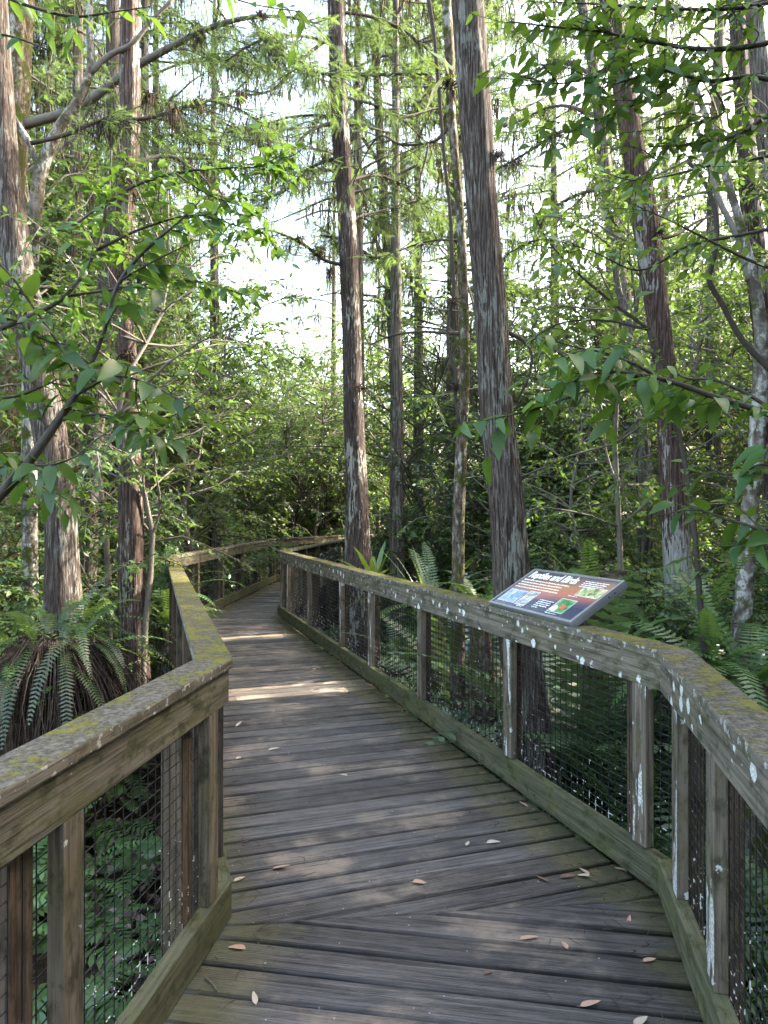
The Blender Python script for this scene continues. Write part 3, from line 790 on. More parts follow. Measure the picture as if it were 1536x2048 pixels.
def grow_broadleaf(seed, H=5.0, spread=1.7, limbs=24, twigs=9, leaves=12, leaf=0.095, tmpl=LEAF_FAR, r0=0.05, low=0.15, droop=0.3, wob=0.25):
    """understory tree: returns (wood Geo, leaf Geo)"""
    r = np.random.default_rng(seed); wd = Geo(); lf = Geo()
    ctl = [np.array((0, 0, -0.3))]
    for k in range(1, 6): ctl.append(np.array((r.normal() * wob * k / 5, r.normal() * wob * k / 5, H * 0.95 * k / 5)))
    tr = spline(ctl, 16)
    wd.tube(tr, np.linspace(r0, r0 * 0.2, 16), 7)
    pos = []; dr = []
    for i in range(limbs):
        t = low + (1 - low) * (i + r.uniform(0, 1)) / limbs
        b = tr[min(15, int(t * 15))]
        az = i * 2.4 + r.normal() * 0.5; el = r.uniform(0.15, 0.9) + 0.3 * (t > 0.85)
        prof = math.sin(math.pi * min(0.97, 0.22 + 0.75 * (t - low) / (1 - low))) ** 0.8
        Ln = spread * (0.35 + 0.75 * prof) * r.uniform(0.65, 1.15)
        d = np.array((math.cos(az) * math.cos(el), math.sin(az) * math.cos(el), math.sin(el)))
        n = 7; pts = [b]
        for k in range(n - 1):
            d = d + r.normal(size=3) * 0.16 + np.array((0, 0, -0.02 * k)); d /= np.linalg.norm(d); pts.append(pts[-1] + d * Ln / (n - 1))
        pts = np.array(pts); wd.tube(pts, np.linspace(r0 * 0.34, 0.004, n), 4, False)
        for q in range(twigs):
            f = r.uniform(0.2, 1.0); idx = f * (n - 1); a = int(min(n - 2, idx)); base = pts[a] + (pts[a + 1] - pts[a]) * (idx - a)
            td = (pts[a + 1] - pts[a]); td /= np.linalg.norm(td); td = td + r.normal(size=3) * 0.75; td[2] *= 0.7; td /= np.linalg.norm(td)
            Lt = r.uniform(0.2, 0.5) * spread / 1.7
            tip = base + td * Lt + np.array((0, 0, -0.06))
            wd.tube(np.array([base, (base + tip) / 2 + r.normal(size=3) * 0.02, tip]), [0.005, 0.004, 0.002], 3, False)
            m = max(3, int(leaves * r.uniform(0.6, 1.3)))
            ft = np.linspace(0.12, 1.0, m)[:, None]
            p = base + (tip - base) * ft
            sd = np.cross(td, (0, 0, 1.0)); sd /= np.linalg.norm(sd) + 1e-9
            sg = np.where(np.arange(m) % 2, 1, -1)[:, None]
            ld = td[None] * 0.55 + sd[None] * sg * 0.9 + r.normal(size=(m, 3)) * 0.35 + np.array((0, 0, -droop))
            pos.append(p); dr.append(ld)
    pos = np.concatenate(pos); dr = np.concatenate(dr)
    scatter_leaves(lf, tmpl, pos, dr, leaf, r, 0.55)
    return wd, lf

def cypress_crown(seed, H=16.0, base=5.5, nb=34, reach=2.6, spray=0.15, per=10, twigs=17, sweep=0.0):
    """feathery crown of a bald cypress: returns (wood, foliage, hanging moss) from height base to H"""
    r = np.random.default_rng(seed); wd = Geo(); lf = Geo(); ms = Geo()
    pos = []; dr = []; mp = []
    for i in range(nb):
        t = (i + r.uniform()) / nb; z = base + (H - base) * t
        az = i * 2.399 + r.normal() * 0.4
        Ln = reach * (1.0 - 0.65 * t ** 1.3) * r.uniform(0.6, 1.2)
        el = r.uniform(-0.15, 0.35) + 0.5 * t
        d = np.array((math.cos(az) * math.cos(el), math.sin(az) * math.cos(el), math.sin(el)))
        n = 8; pts = [np.array((0, 0, z))]
        for k in range(n - 1):
            d = d + r.normal(size=3) * 0.13 + np.array((0, 0, -0.03)); d /= np.linalg.norm(d); pts.append(pts[-1] + d * Ln / (n - 1))
        pts = np.array(pts); wd.tube(pts, np.linspace(0.032 * (1 - .5 * t), 0.005, n), 4, False)
        for q in range(twigs):
            f = r.uniform(0.18, 1.0); idx = f * (n - 1); a = int(min(n - 2, idx)); b = pts[a] + (pts[a + 1] - pts[a]) * (idx - a)
            td = pts[a + 1] - pts[a]; td /= np.linalg.norm(td); td = td + r.normal(size=3) * 0.6; td[2] *= 0.45; td /= np.linalg.norm(td)
            Lt = r.uniform(0.3, 0.75)
            tip = b + td * Lt + np.array((0, 0, -0.12)); midp = (b + tip) / 2 + np.array((0, 0, 0.03))
            wd.tube(np.array([b, midp, tip]), [0.006, 0.004, 0.002], 3, False)
            m = int(per * r.uniform(0.7, 1.4)); ft = r.uniform(0.1, 1.0, m)[:, None]
            p = b + (tip - b) * ft
            ld = td[None] * 0.7 + r.normal(size=(m, 3)) * 0.55; ld[:, 2] -= 0.25
            pos.append(p); dr.append(ld)
            if r.uniform() < 0.3: mp.append(b)
    pos = np.concatenate(pos); dr = np.concatenate(dr)
    scatter_leaves(lf, SPRAY, pos, dr, spray, r, 0.45, 0.35)
    for b in mp:
        for q in range(7):
            L = r.uniform(0.15, 0.8); o = b + r.normal(size=3) * 0.05; w = 0.006
            e = o + np.array((r.normal() * 0.05, r.normal() * 0.05, -L)); mm = (o + e) / 2 + r.normal(size=3) * 0.03
            sdv = np.array((r.normal(), r.normal(), 0)); sdv /= np.linalg.norm(sdv)
            ms.add([o - sdv * w, o + sdv * w, mm + sdv * w * 1.6, mm - sdv * w * 1.6, e], [[0, 1, 2, 3], [3, 2, 4]])
    return wd, lf, ms

# ------------------------------------------------------------------ named trees: trunks traced with their real distance and thickness
def trunk_tree(name, label, cat, Y, outline, mat, crown=None, sides=36, lean=0.0, top=15.0, bump=0.035, seed=1, group=None, butt=1.5, crown_rot=0.0, crown_scale=1.0):
    """outline: (px centre, py, px width) from the lowest seen point to the top of the photograph"""
    pts = []; rad = []
    for (px, py, w) in outline:
        yy = Y + lean * (HOR - py) / 1000.0
        p = P(px, py, yy); pts.append(p); rad.append(w * 0.5 / FPX * yy)
    pts = np.array(pts); rad = np.array(rad)
    d0 = (pts[0] - pts[1]) / max(1e-6, pts[1][2] - pts[0][2])
    zb = GROUND - 0.25
    foot = pts[0] + d0 * (pts[0][2] - zb) * 0.6; foot[2] = zb
    if pts[0][2] > zb + 0.1:
        pts = np.vstack([foot, pts]); rad = np.concatenate([[rad[0] * butt], rad])
    if top:
        dt = (pts[-1] - pts[-3]); dt /= dt[2]
        hh = top - pts[-1][2]
        ext = [pts[-1] + dt * hh * f * (1 - 0.3 * f) * np.array((1, 1, 0)) + np.array((0, 0, hh * f)) for f in (0.33, 0.66, 1.0)]
        pts = np.vstack([pts, ext]); rad = np.concatenate([rad, rad[-1] * np.array((0.8, 0.5, 0.12))])
    n = 110
    c = spline(np.column_stack([pts, rad]), n)
    base = pts[0].copy(); base[2] = GROUND
    root = empty(name, base); tag(root, label, cat, group)
    g = Geo(); g.tube(c[:, :3] - base, np.maximum(c[:, 3], 0.004), sides, True, bump, seed)
    link('trunk', g.mesh('trunk', mat, True), root)
    axis = c[:, :3]
    root['axis_top'] = [float(x) for x in axis[-1]]
    if crown:
        zc = top; k = np.argmin(abs(axis[:, 2] - top * 0.8)); at = axis[k]
        for nm, me in crown:
            link(nm, me, root, (at[0] - base[0], at[1] - base[1], 0), (0, 0, crown_rot), (crown_scale,) * 3)
    return root, base, axis

# crown meshes shared between cypresses
CY = []
for k, (H, bs, nb, rc) in enumerate(((16, 5.0, 40, 2.7), (18, 7.0, 40, 2.5), (14, 4.0, 40, 2.4))):
    w, l, s = cypress_crown(20 + k, H, bs, nb, rc)
    CY.append((w.mesh('branches', MT['twig_grey']), l.mesh('crown', MT['cyp_leaf']), s.mesh('hanging_moss', MT['moss_hang'])))
HIGH = cypress_crown(40, 16.5, 8.5, 26, 2.2)
SPARSE = cypress_crown(41, 16.5, 9.2, 13, 2.0, per=7, twigs=9)
HIGHM = (HIGH[0].mesh('branches', MT['twig_grey']), HIGH[1].mesh('crown', MT['cyp_leaf']))
CROWN = [('branches', SPARSE[0].mesh('branches', MT['twig_grey'])), ('crown', SPARSE[1].mesh('crown', MT['cyp_leaf']))]

T = {}
T[1] = trunk_tree('cypress_tree', 'leaning ridged cypress trunk curving up the far left side, ferns at its foot', 'tree', 6.0,
    [(128, 1240, 76), (126, 1150, 66), (122, 1050, 60), (108, 920, 62), (85, 780, 64), (62, 650, 66), (40, 560, 58), (28, 470, 54), (12, 330, 46), (2, 180, 42), (-8, 0, 38)], MT['bark_pale'], CROWN, seed=2, crown_rot=1)
T[4] = trunk_tree('cypress_tree', 'straight reddish cypress trunk standing just behind the left railing corner', 'tree', 7.0,
    [(271, 1400, 62), (267, 1300, 57), (263, 1200, 50), (262, 1050, 47), (258, 900, 43), (253, 720, 39), (243, 620, 37), (239, 540, 44), (247, 440, 41), (253, 340, 40), (259, 200, 39), (257, 80, 36), (258, 0, 35)], MT['bark_red_base'], CROWN, seed=4, crown_rot=2)
T[3] = trunk_tree('cypress_tree', 'pale grey cypress trunk between the leaning trunk and the reddish one', 'tree', 8.8,
    [(172, 1200, 38), (175, 1100, 38), (182, 980, 37), (188, 850, 38), (200, 700, 38), (214, 560, 36), (222, 420, 32), (226, 250, 30), (224, 60, 26)], MT['bark_pale'], CROWN, seed=5, crown_rot=3)
T[5] = trunk_tree('cypress_tree', 'dark white-flecked cypress trunk rising in the centre behind the right railing', 'tree', 9.2,
    [(717, 1140, 60), (714, 1080, 50), (713, 1000, 45), (709, 900, 42), (706, 800, 40), (702, 650, 38), (696, 500, 37), (692, 400, 36), (682, 280, 35), (677, 180, 34), (674, 80, 33), (672, 0, 33)], MT['bark_speck'], CROWN, seed=6, crown_rot=0.5)
T[6] = trunk_tree('thin_tree', 'thin mottled trunk hung with a vine just left of the thickest cypress', 'tree', 6.6,
    [(916, 1180, 26), (917, 1050, 25), (921, 930, 24), (927, 820, 21), (930, 700, 20), (926, 560, 20), (922, 450, 18), (912, 330, 17), (903, 230, 18), (900, 120, 20), (893, 0, 19)], MT['bark_mossy'], CROWN, sides=20, seed=7, crown_rot=4, top=11, crown_scale=0.75)
T[7] = trunk_tree('cypress_tree', 'thickest ridged cypress trunk directly behind the information panel', 'tree', 5.3,
    [(1062, 1480, 88), (1046, 1330, 82), (1026, 1180, 76), (1020, 1080, 72), (1012, 980, 70), (1000, 880, 68), (990, 750, 66), (984, 640, 64), (972, 500, 63), (962, 380, 62), (952, 220, 65), (943, 100, 64), (936, 0, 64)], MT['bark_big'], CROWN, seed=8, sides=48, bump=0.03, crown_rot=5)
T[8] = trunk_tree('cypress_tree', 'leaning cypress with red-brown top and pale base right of the panel', 'tree', 5.9,
    [(1362, 1265, 58), (1356, 1150, 54), (1347, 1020, 50), (1341, 900, 46), (1334, 780, 44), (1318, 640, 43), (1304, 540, 47), (1290, 430, 50), (1276, 340, 46), (1258, 240, 42), (1243, 140, 40), (1226, 20, 38), (1222, 0, 38)], MT['bark_two_tone'], CROWN, seed=9, crown_rot=6)
T[9] = trunk_tree('cypress_tree', 'slender grey cypress leaning left behind the pale-based one', 'tree', 9.5,
    [(1298, 1180, 40), (1292, 1040, 36), (1284, 900, 33), (1275, 780, 30), (1256, 640, 28), (1240, 540, 27), (1222, 420, 27), (1205, 280, 24), (1192, 160, 22), (1168, 20, 20)], MT['bark_far'], CROWN, seed=10, crown_rot=0.2)
T[10] = trunk_tree('mottled_tree', 'slender tree with white and brown mottled bark at the right edge', 'tree', 5.2,
    [(1478, 1300, 40), (1488, 1180, 34), (1496, 1050, 31), (1510, 930, 31), (1518, 800, 30), (1524, 700, 27), (1512, 580, 22), (1490, 480, 17), (1462, 380, 15), (1440, 310, 14), (1402, 200, 11), (1370, 120, 9)], MT['bark_mottled'], None, sides=20, seed=11, top=4.9, bump=0.05)
T[11] = trunk_tree('cypress_tree', 'dark reddish cypress trunk near the right edge behind the mottled tree', 'tree', 7.5,
    [(1545, 900, 44), (1528, 650, 42), (1510, 500, 40), (1500, 380, 38), (1490, 240, 33), (1480, 100, 30)], MT['bark_speck'], CROWN, seed=12, crown_rot=1.4)
T[12] = trunk_tree('cypress_tree', 'grey cypress trunk cut by the right edge of the view', 'tree', 10.5,
    [(1600, 900, 44), (1562, 500, 40), (1540, 320, 38), (1526, 200, 36), (1515, 80, 34)], MT['bark_far'], CROWN, seed=13, crown_rot=2.4)
T[14] = trunk_tree('cypress_tree', 'straight grey cypress trunk far behind, right of the dark centre trunk', 'tree', 19.0,
    [(800, 1020, 26), (792, 800, 24), (784, 640, 22), (776, 520, 21), (768, 400, 19), (758, 250, 17), (752, 100, 15)], MT['bark_far'], [('branches', CY[1][0]), ('crown', CY[1][1]), ('hanging_moss', CY[1][2])], seed=14, sides=20, top=17)
T[15] = trunk_tree('cypress_tree', 'mossy old trunk at the top left corner behind the leaning cypress', 'tree', 8.5,
    [(0, 1150, 60), (4, 900, 52), (8, 600, 50), (18, 420, 48), (30, 260, 46), (36, 120, 44), (42, 0, 42)], MT['bark_mossy'], CROWN, seed=15)
T[2] = trunk_tree('forked_tree', 'forked smooth pale grey trunk between the two left cypresses', 'tree', 6.9,
    [(60, 1100, 30), (58, 800, 28), (60, 560, 27), (68, 440, 26), (84, 330, 25), (120, 250, 22), (160, 190, 18), (178, 140, 15), (178, 60, 13), (176, -60, 12)], MT['bark_mottled'], None, sides=20, seed=16, top=8.5, bump=0.03)

def limb(tree, Y, outline, mat, name='limb', sides=8, y_end=None):
    root, base, _ = tree
    n = len(outline); pts = []; rad = []
    for i, (px, py, w) in enumerate(outline):
        yy = Y + ((y_end - Y) * i / (n - 1) if y_end else 0)
        pts.append(P(px, py, yy)); rad.append(w * 0.5 / FPX * yy)
    c = spline(np.column_stack([np.array(pts), rad]), max(8, n * 4))
    b = np.array(base)
    g = Geo(); g.tube(c[:, :3] - b, np.maximum(c[:, 3], 0.002), sides, True, 0.03, 5)
    link(name, g.mesh(name, mat, True), root)
    return c[:, :3]

def feather(tree, axis_list, seed, per=20, twig=(0.25, 0.6), spray=0.11, dens=9, name='foliage', moss=0.25):
    """cypress sprays along limbs that are already in place"""
    root, base, _ = tree; b0 = np.array(base)
    r = np.random.default_rng(seed)
    for ax in axis_list:
        lf = Geo(); wd = Geo(); ms = Geo(); pos = []; dr = []
        for q in range(per):
            f = r.uniform(0.15, 1.0) * (len(ax) - 1); a = int(min(len(ax) - 2, f)); b = ax[a] + (ax[a + 1] - ax[a]) * (f - a)
            td = ax[a + 1] - ax[a]; td /= np.linalg.norm(td) + 1e-9
            td = td * 0.6 + r.normal(size=3) * 0.7; td[2] = td[2] * 0.5 - 0.2; td /= np.linalg.norm(td)
            L = r.uniform(*twig); tip = b + td * L + np.array((0, 0, -0.1))
            wd.tube(np.array([b, (b + tip) / 2 + np.array((0, 0, .03)), tip]) - b0, [0.006, 0.004, 0.002], 4, False)
            m = int(dens * r.uniform(0.7, 1.3)); ft = r.uniform(0.1, 1, m)[:, None]
            pos.append(b + (tip - b) * ft - b0)
            d = td[None] * 0.7 + r.normal(size=(m, 3)) * 0.5; d[:, 2] -= 0.25; dr.append(d)
            if r.uniform() < moss:
                for k in range(26):
                    o = b - b0 + r.normal(size=3) * 0.05; e = o + np.array((r.normal() * .05, r.normal() * .05, -r.uniform(0.04, 0.30))); w = 0.004
                    sv = np.array((r.normal(), r.normal(), 0)); sv /= np.linalg.norm(sv)
                    ms.add([o - sv * w, o + sv * w, e], [[0, 1, 2]])
        scatter_leaves(lf, SPRAY, np.concatenate(pos), np.concatenate(dr), spray, r, 0.4)
        link('twigs', wd.mesh('twigs', MT['twig']), root); link(name, lf.mesh(name, MT['cyp_leaf']), root)
        if ms.n: link('hanging_moss', ms.mesh('hanging_moss', MT['moss_hang']), root)

# limbs seen against the sky
fork = limb(T[2], 6.9, [(178, 145, 13), (215, 110, 11), (262, 85, 9), (300, 40, 8), (345, -5, 7)], MT['twig_grey'])
fork2 = limb(T[2], 6.9, [(80, 350, 12), (55, 280, 12), (30, 240, 10), (8, 195, 9)], MT['bark_mottled'])
a1 = limb(T[15], 8.5, [(40, 250, 20), (150, 215, 17), (270, 130, 15), (340, 92, 13), (400, 60, 11), (480, 35, 9), (560, 30, 6), (640, 45, 4)], MT['twig_grey'], y_end=8.0)
a2 = limb(T[1], 6.0, [(60, 285, 9), (130, 268, 8), (200, 240, 8), (290, 235, 8), (360, 215, 6), (430, 200, 4), (520, 240, 3)], MT['twig'], y_end=6.8)
a3 = limb(T[15], 8.5, [(500, 32, 6), (540, 85, 6), (575, 115, 5), (610, 135, 4), (660, 150, 3)], MT['twig'], y_end=7.6)
a4 = limb(T[4], 7.0, [(255, 335, 12), (300, 315, 9), (345, 312, 8), (390, 340, 6), (440, 390, 4), (480, 410, 3)], MT['twig_grey'], y_end=7.6)
feather(T[15], [a1, a3], 51, 80, dens=10, spray=0.13, moss=0.1)
feather(T[1], [a2], 52, 60, dens=10, moss=0.35)
feather(T[4], [a4], 53, 16, spray=0.10)
b1 = limb(T[5], 9.2, [(690, 530, 8), (650, 520, 7), (610, 490, 7), (570, 470, 5), (520, 455, 3)], MT['twig'], y_end=8.6)
b2 = limb(T[5], 9.2, [(676, 150, 7), (740, 148, 6), (800, 146, 5), (885, 146, 4)], MT['twig'], y_end=8.5)
b3 = limb(T[6], 6.6, [(905, 245, 5), (880, 275, 5), (852, 285, 5), (800, 287, 5), (760, 270, 4), (725, 320, 3), (705, 370, 2)], MT['twig'], y_end=7.2)
b3b = limb(T[6], 6.6, [(856, 286, 4), (853, 310, 4), (842, 350, 3), (838, 385, 2)], MT['twig'], y_end=6.6)
b4 = limb(T[6], 6.6, [(922, 480, 4), (870, 480, 4), (820, 492, 3), (780, 512, 2)], MT['twig'], y_end=7.2)
b5 = limb(T[6], 6.6, [(930, 667, 7), (880, 665, 6), (840, 663, 5), (780, 672, 4), (740, 690, 2)], MT['twig'], y_end=7.4)
b6 = limb(T[5], 9.2, [(700, 440, 8), (725, 430, 6), (765, 420, 4), (830, 400, 3)], MT['twig_grey'], y_end=9.8)
b7 = limb(T[5], 9.2, [(672, 60, 8), (600, 120, 6), (540, 180, 5), (470, 190, 3)], MT['twig'], y_end=8.2)
b8 = limb(T[5], 9.2, [(680, 240, 8), (620, 260, 6), (560, 330, 5), (500, 350, 3)], MT['twig'], y_end=8.4)
feather(T[5], [b1, b2, b6, b7, b8], 54, 36, spray=0.12, dens=10, moss=0.12)
feather(T[6], [b3, b4], 55, 18, spray=0.11, dens=8, moss=0.1)
e = [limb(T[5], 9.2, [(674, 90, 8), (610, 70, 6), (530, 75, 5), (450, 120, 3)], MT['twig'], y_end=8.0),
     limb(T[5], 9.2, [(686, 310, 8), (620, 335, 6), (570, 380, 5), (520, 400, 3)], MT['twig'], y_end=9.8),
     limb(T[5], 9.2, [(678, 190, 7), (740, 205, 6), (800, 235, 5), (860, 290, 3)], MT['twig'], y_end=10.4),
     limb(T[5], 9.2, [(694, 360, 7), (760, 350, 6), (820, 380, 5), (880, 430, 3)], MT['twig'], y_end=10.6),
     limb(T[5], 9.2, [(670, 20, 7), (740, 30, 6), (810, 60, 5), (870, 110, 3)], MT['twig'], y_end=10.0)]
feather(T[5], e, 58, 46, spray=0.12, dens=11, moss=0.12)
e = [limb(T[14], 19, [(768, 420, 8), (700, 350, 6), (610, 340, 5), (500, 400, 3)], MT['twig'], y_end=17.5), limb(T[14], 19, [(764, 330, 8), (690, 240, 6), (600, 230, 5), (470, 270, 3)], MT['twig'], y_end=17.5),
     limb(T[14], 19, [(772, 460, 8), (850, 400, 6), (950, 410, 4)], MT['twig'], y_end=20), limb(T[14], 19, [(766, 350, 8), (840, 290, 6), (930, 290, 4)], MT['twig'], y_end=20), limb(T[14], 19, [(776, 540, 8), (690, 480, 6), (640, 470, 4)], MT['twig'], y_end=18)]
feather(T[14], e, 59, 90, twig=(0.5, 1.1), spray=0.17, dens=12, moss=0.1)
e = [limb(T[9], 9.5, [(1215, 370, 8), (1130, 400, 6), (1070, 450, 4)], MT['twig_grey'], y_end=10.5), limb(T[9], 9.5, [(1200, 230, 8), (1110, 210, 6), (1020, 250, 3)], MT['twig_grey'], y_end=11), limb(T[9], 9.5, [(1180, 80, 8), (1100, 60, 6), (1010, 60, 3)], MT['twig_grey'], y_end=11)]
feather(T[9], e, 62, 40, spray=0.12, dens=10, moss=0.35)
e = [limb(T[3], 8.8, [(226, 240, 8), (300, 270, 6), (380, 265, 5), (460, 300, 3)], MT['twig'], y_end=9.4), limb(T[3], 8.8, [(224, 100, 8), (310, 60, 6), (420, 110, 5), (520, 130, 3)], MT['twig'], y_end=9.6)]
feather(T[3], e, 63, 60, spray=0.12, dens=10, moss=0.3)
c1 = limb(T[7], 5.3, [(1010, 250, 8), (1040, 215, 6), (1090, 195, 5), (1160, 180, 4)], MT['twig_grey'], y_end=6.5)
c2 = limb(T[7], 5.3, [(1015, 665, 9), (1045, 680, 8), (1062, 705, 7), (1060, 745, 6), (1032, 805, 5)], MT['twig'], y_end=5.3)
c3 = limb(T[8], 5.9, [(1290, 480, 9), (1350, 470, 7), (1400, 440, 5), (1470, 420, 4)], MT['twig'], y_end=6.5)
c4 = limb(T[10], 5.2, [(1500, 560, 15), (1475, 470, 12), (1440, 400, 10), (1415, 320, 10), (1395, 250, 8), (1380, 160, 6)], MT['twig_grey'], y_end=5.8)
d1 = limb(T[9], 9.5, [(1205, 280, 9), (1130, 260, 7), (1060, 300, 5), (1010, 330, 3)], MT['twig_grey'], y_end=10)
d2 = limb(T[9], 9.5, [(1190, 150, 9), (1120, 120, 7), (1050, 150, 5), (1000, 140, 3)], MT['twig_grey'], y_end=10)
feather(T[9], [d1, d2], 57, 36, spray=0.12, dens=9, moss=0.5)
d3 = limb(T[14], 19, [(778, 530, 7), (720, 440, 5), (650, 420, 4), (590, 440, 3)], MT['twig_grey'], y_end=18)

# ------------------------------------------------------------------ vine and air plants
def thing_tube(name, label, cat, Y, outline, mat, sides=7):
    pts = np.array([P(px, py, Y) for px, py, w in outline]); rad = [w * .5 / FPX * Y for _, _, w in outline]
    c = spline(np.column_stack([pts, rad]), 50); g = Geo(); o = c[-1, :3]
    g.tube(c[:, :3] - o, c[:, 3], sides, True, 0.06, 3)
    return tag(link(name, g.mesh(name, mat, True), None, o), label, cat)
thing_tube('hanging_vine', 'dark woody vine hanging beside the thin mottled trunk', 'vine', 6.42,
    [(857, -10, 9), (868, 60, 8), (876, 150, 8), (884, 250, 7), (892, 340, 7), (902, 440, 7), (905, 530, 9), (908, 590, 7), (897, 640, 6), (896, 690, 6), (912, 745, 8), (911, 800, 7), (920, 850, 6)], MT['twig'])
thing_tube('crooked_sapling', 'dark crooked sapling stem zigzagging left of the mottled tree', 'sapling', 4.6,
    [(1540, 740, 13), (1485, 680, 11), (1440, 600, 10), (1420, 565, 10), (1432, 500, 10), (1434, 440, 9), (1418, 380, 8), (1390, 335, 7), (1375, 320, 8)], MT['twig'])

def tuft(name, label, px, py, Y, R, n, mat, droop=0.3, width=0.006, seed=0, straps=False):
    r = np.random.default_rng(seed); g = Geo(); o = P(px, py, Y)
    for i in range(n):
        d = r.normal(size=3); d[1] -= 0.5; d[2] += 0.2; d /= np.linalg.norm(d); L = R * r.uniform(0.5, 1.2)
        sv = np.cross(d, r.normal(size=3)); sv /= np.linalg.norm(sv)
        m1 = d * L * 0.5; e = d * L + np.array((0, 0, -droop * L)); w = width * r.uniform(.6, 1.3)
        b = r.normal(size=3) * R * 0.12
        g.add([b - sv * w * .6, b + sv * w * .6, b + m1 + sv * w, b + m1 - sv * w, b + e], [[0, 1, 2, 3], [3, 2, 4]])
    return tag(link(name, g.mesh(name, mat), None, o), label, 'air plant')
tuft('air_plant', 'dark brown air plant clump on the reddish left trunk', 256, 715, 6.85, 0.13, 150, MT['epi'], 0.6, 0.005, 1)
tuft('air_plant', 'spiky air plant on the dark white-flecked centre trunk', 722, 775, 9.0, 0.15, 70, MT['epi'], 0.3, 0.006, 2)
tuft('air_plant', 'twiggy air plant at the kink of the hanging vine', 906, 605, 6.38, 0.10, 60, MT['epi'], 0.2, 0.004, 3)
tuft('air_plant', 'small brown air plant low on the hanging vine', 912, 772, 6.38, 0.07, 60, MT['epi'], 0.5, 0.004, 4)
tuft('air_plant', 'black air plant on the right side of the thickest trunk', 998, 310, 5.25, 0.10, 80, MT['epi'], 0.8, 0.005, 5)
tuft('air_plant', 'rough air plant on a knot of the leaning right trunk', 1318, 462, 5.75, 0.09, 70, MT['epi'], 0.3, 0.005, 6)
tuft('air_plant', 'dark air plant high on the thin mottled trunk', 900, 170, 6.5, 0.16, 80, MT['epi'], 0.6, 0.006, 8)
tuft('strap_fern', 'green strap-leaved fern perched high on the thin trunk', 888, 140, 6.4, 0.33, 9, MT['palm'], 0.15, 0.022, 9)
for k, (px, py, Y, R_) in enumerate(((300, 195, 5.9, .2), (345, 225, 6.2, .2), (395, 205, 6.4, .18), (480, 190, 6.6, .14), (560, 95, 8.0, .2), (520, 30, 8.0, .2), (400, 70, 8.0, .2), (640, 500, 9.0, .22), (600, 480, 8.8, .2), (660, 545, 9.0, .2), (375, 325, 7.4, .15))):
    tag(tuft('air_plant', 'brown air plant tuft growing along a bare limb against the sky', px, py, Y, R_ * 0.62, 170, MT['epi'], 1.1, 0.0035, 60 + k), group='air plants along the bare limbs')

# ------------------------------------------------------------------ near leafy branches (large leaves close to the camera)
def leafy_branch(name, label, twigs, leaf, mat=None, tmpl=LEAF_NEAR, seed=0, step=0.035, droop=0.55, sub=2, sublen=0.2, cat='shrub', bark=None):
    """twigs: (Y0, Y1, [(px, py, w)...]) stems; leaves alternate along each stem and its short side twigs"""
    r = np.random.default_rng(seed); wd = Geo(); lf = Geo(); pos = []; dr = []
    o = None
    for (Y0, Y1, ol) in twigs:
        n = len(ol); pts = np.array([P(px, py, Y0 + (Y1 - Y0) * i / (n - 1)) for i, (px, py, w) in enumerate(ol)])
        rad = [w * .5 / FPX * (Y0 + (Y1 - Y0) * i / (n - 1)) for i, (_, _, w) in enumerate(ol)]
        if o is None: o = pts[0].copy()
        c = spline(np.column_stack([pts, rad]), n * 5); ax = c[:, :3]
        wd.tube(ax - o, c[:, 3], 6, True, 0.05, seed)
        seg = np.concatenate([[0], np.cumsum(np.linalg.norm(np.diff(ax, axis=0), axis=1))]); L = seg[-1]
        lines = [(ax, 0.18)]
        for q in range(int(L / 0.16 * sub)):
            f = r.uniform(0.2, 1) * (len(ax) - 1); a = int(min(len(ax) - 2, f)); b = ax[a]
            td = ax[a + 1] - ax[a]; td /= np.linalg.norm(td); td = td * .6 + r.normal(size=3) * 0.65; td[2] = td[2] * .6 - 0.05; td /= np.linalg.norm(td)
            Lt = sublen * r.uniform(0.5, 1.4); tip = b + td * Lt; ln = spline([b, (b + tip) / 2 + r.normal(size=3) * .02, tip], 8)
            wd.tube(ln - o, np.linspace(0.0028, 0.0012, 8), 5, False); lines.append((ln, 0.15))
        for ln, f0 in lines:
            sg = np.concatenate([[0], np.cumsum(np.linalg.norm(np.diff(ln, axis=0), axis=1))])
            k = 0
            for s in np.arange(sg[-1] * f0, sg[-1], step):
                a = int(np.searchsorted(sg, s) - 1); a = max(0, min(len(ln) - 2, a)); p = ln[a] + (ln[a + 1] - ln[a]) * ((s - sg[a]) / (sg[a + 1] - sg[a] + 1e-9))
                td = ln[a + 1] - ln[a]; td /= np.linalg.norm(td) + 1e-9
                sd = np.cross(td, (0, 0, 1.0)); sd /= np.linalg.norm(sd) + 1e-9; k += 1
                if r.uniform() < 0.22: continue
                d = td * .5 + sd * (1 if k % 2 else -1) * .85 + r.normal(size=3) * .3 + np.array((0, 0, -droop * r.uniform(0.2, 1.5)))
                pos.append(p - o); dr.append(d)
    scatter_leaves(lf, tmpl, np.array(pos), np.array(dr), leaf, r, 0.5, 0.45)
    root = empty(name, o); tag(root, label, cat)
    link('stems', wd.mesh('stems', bark or MT['twig'], True), root)
    link('leaves', lf.mesh('leaves', mat or MT['leaf_near'], True), root)
    return root
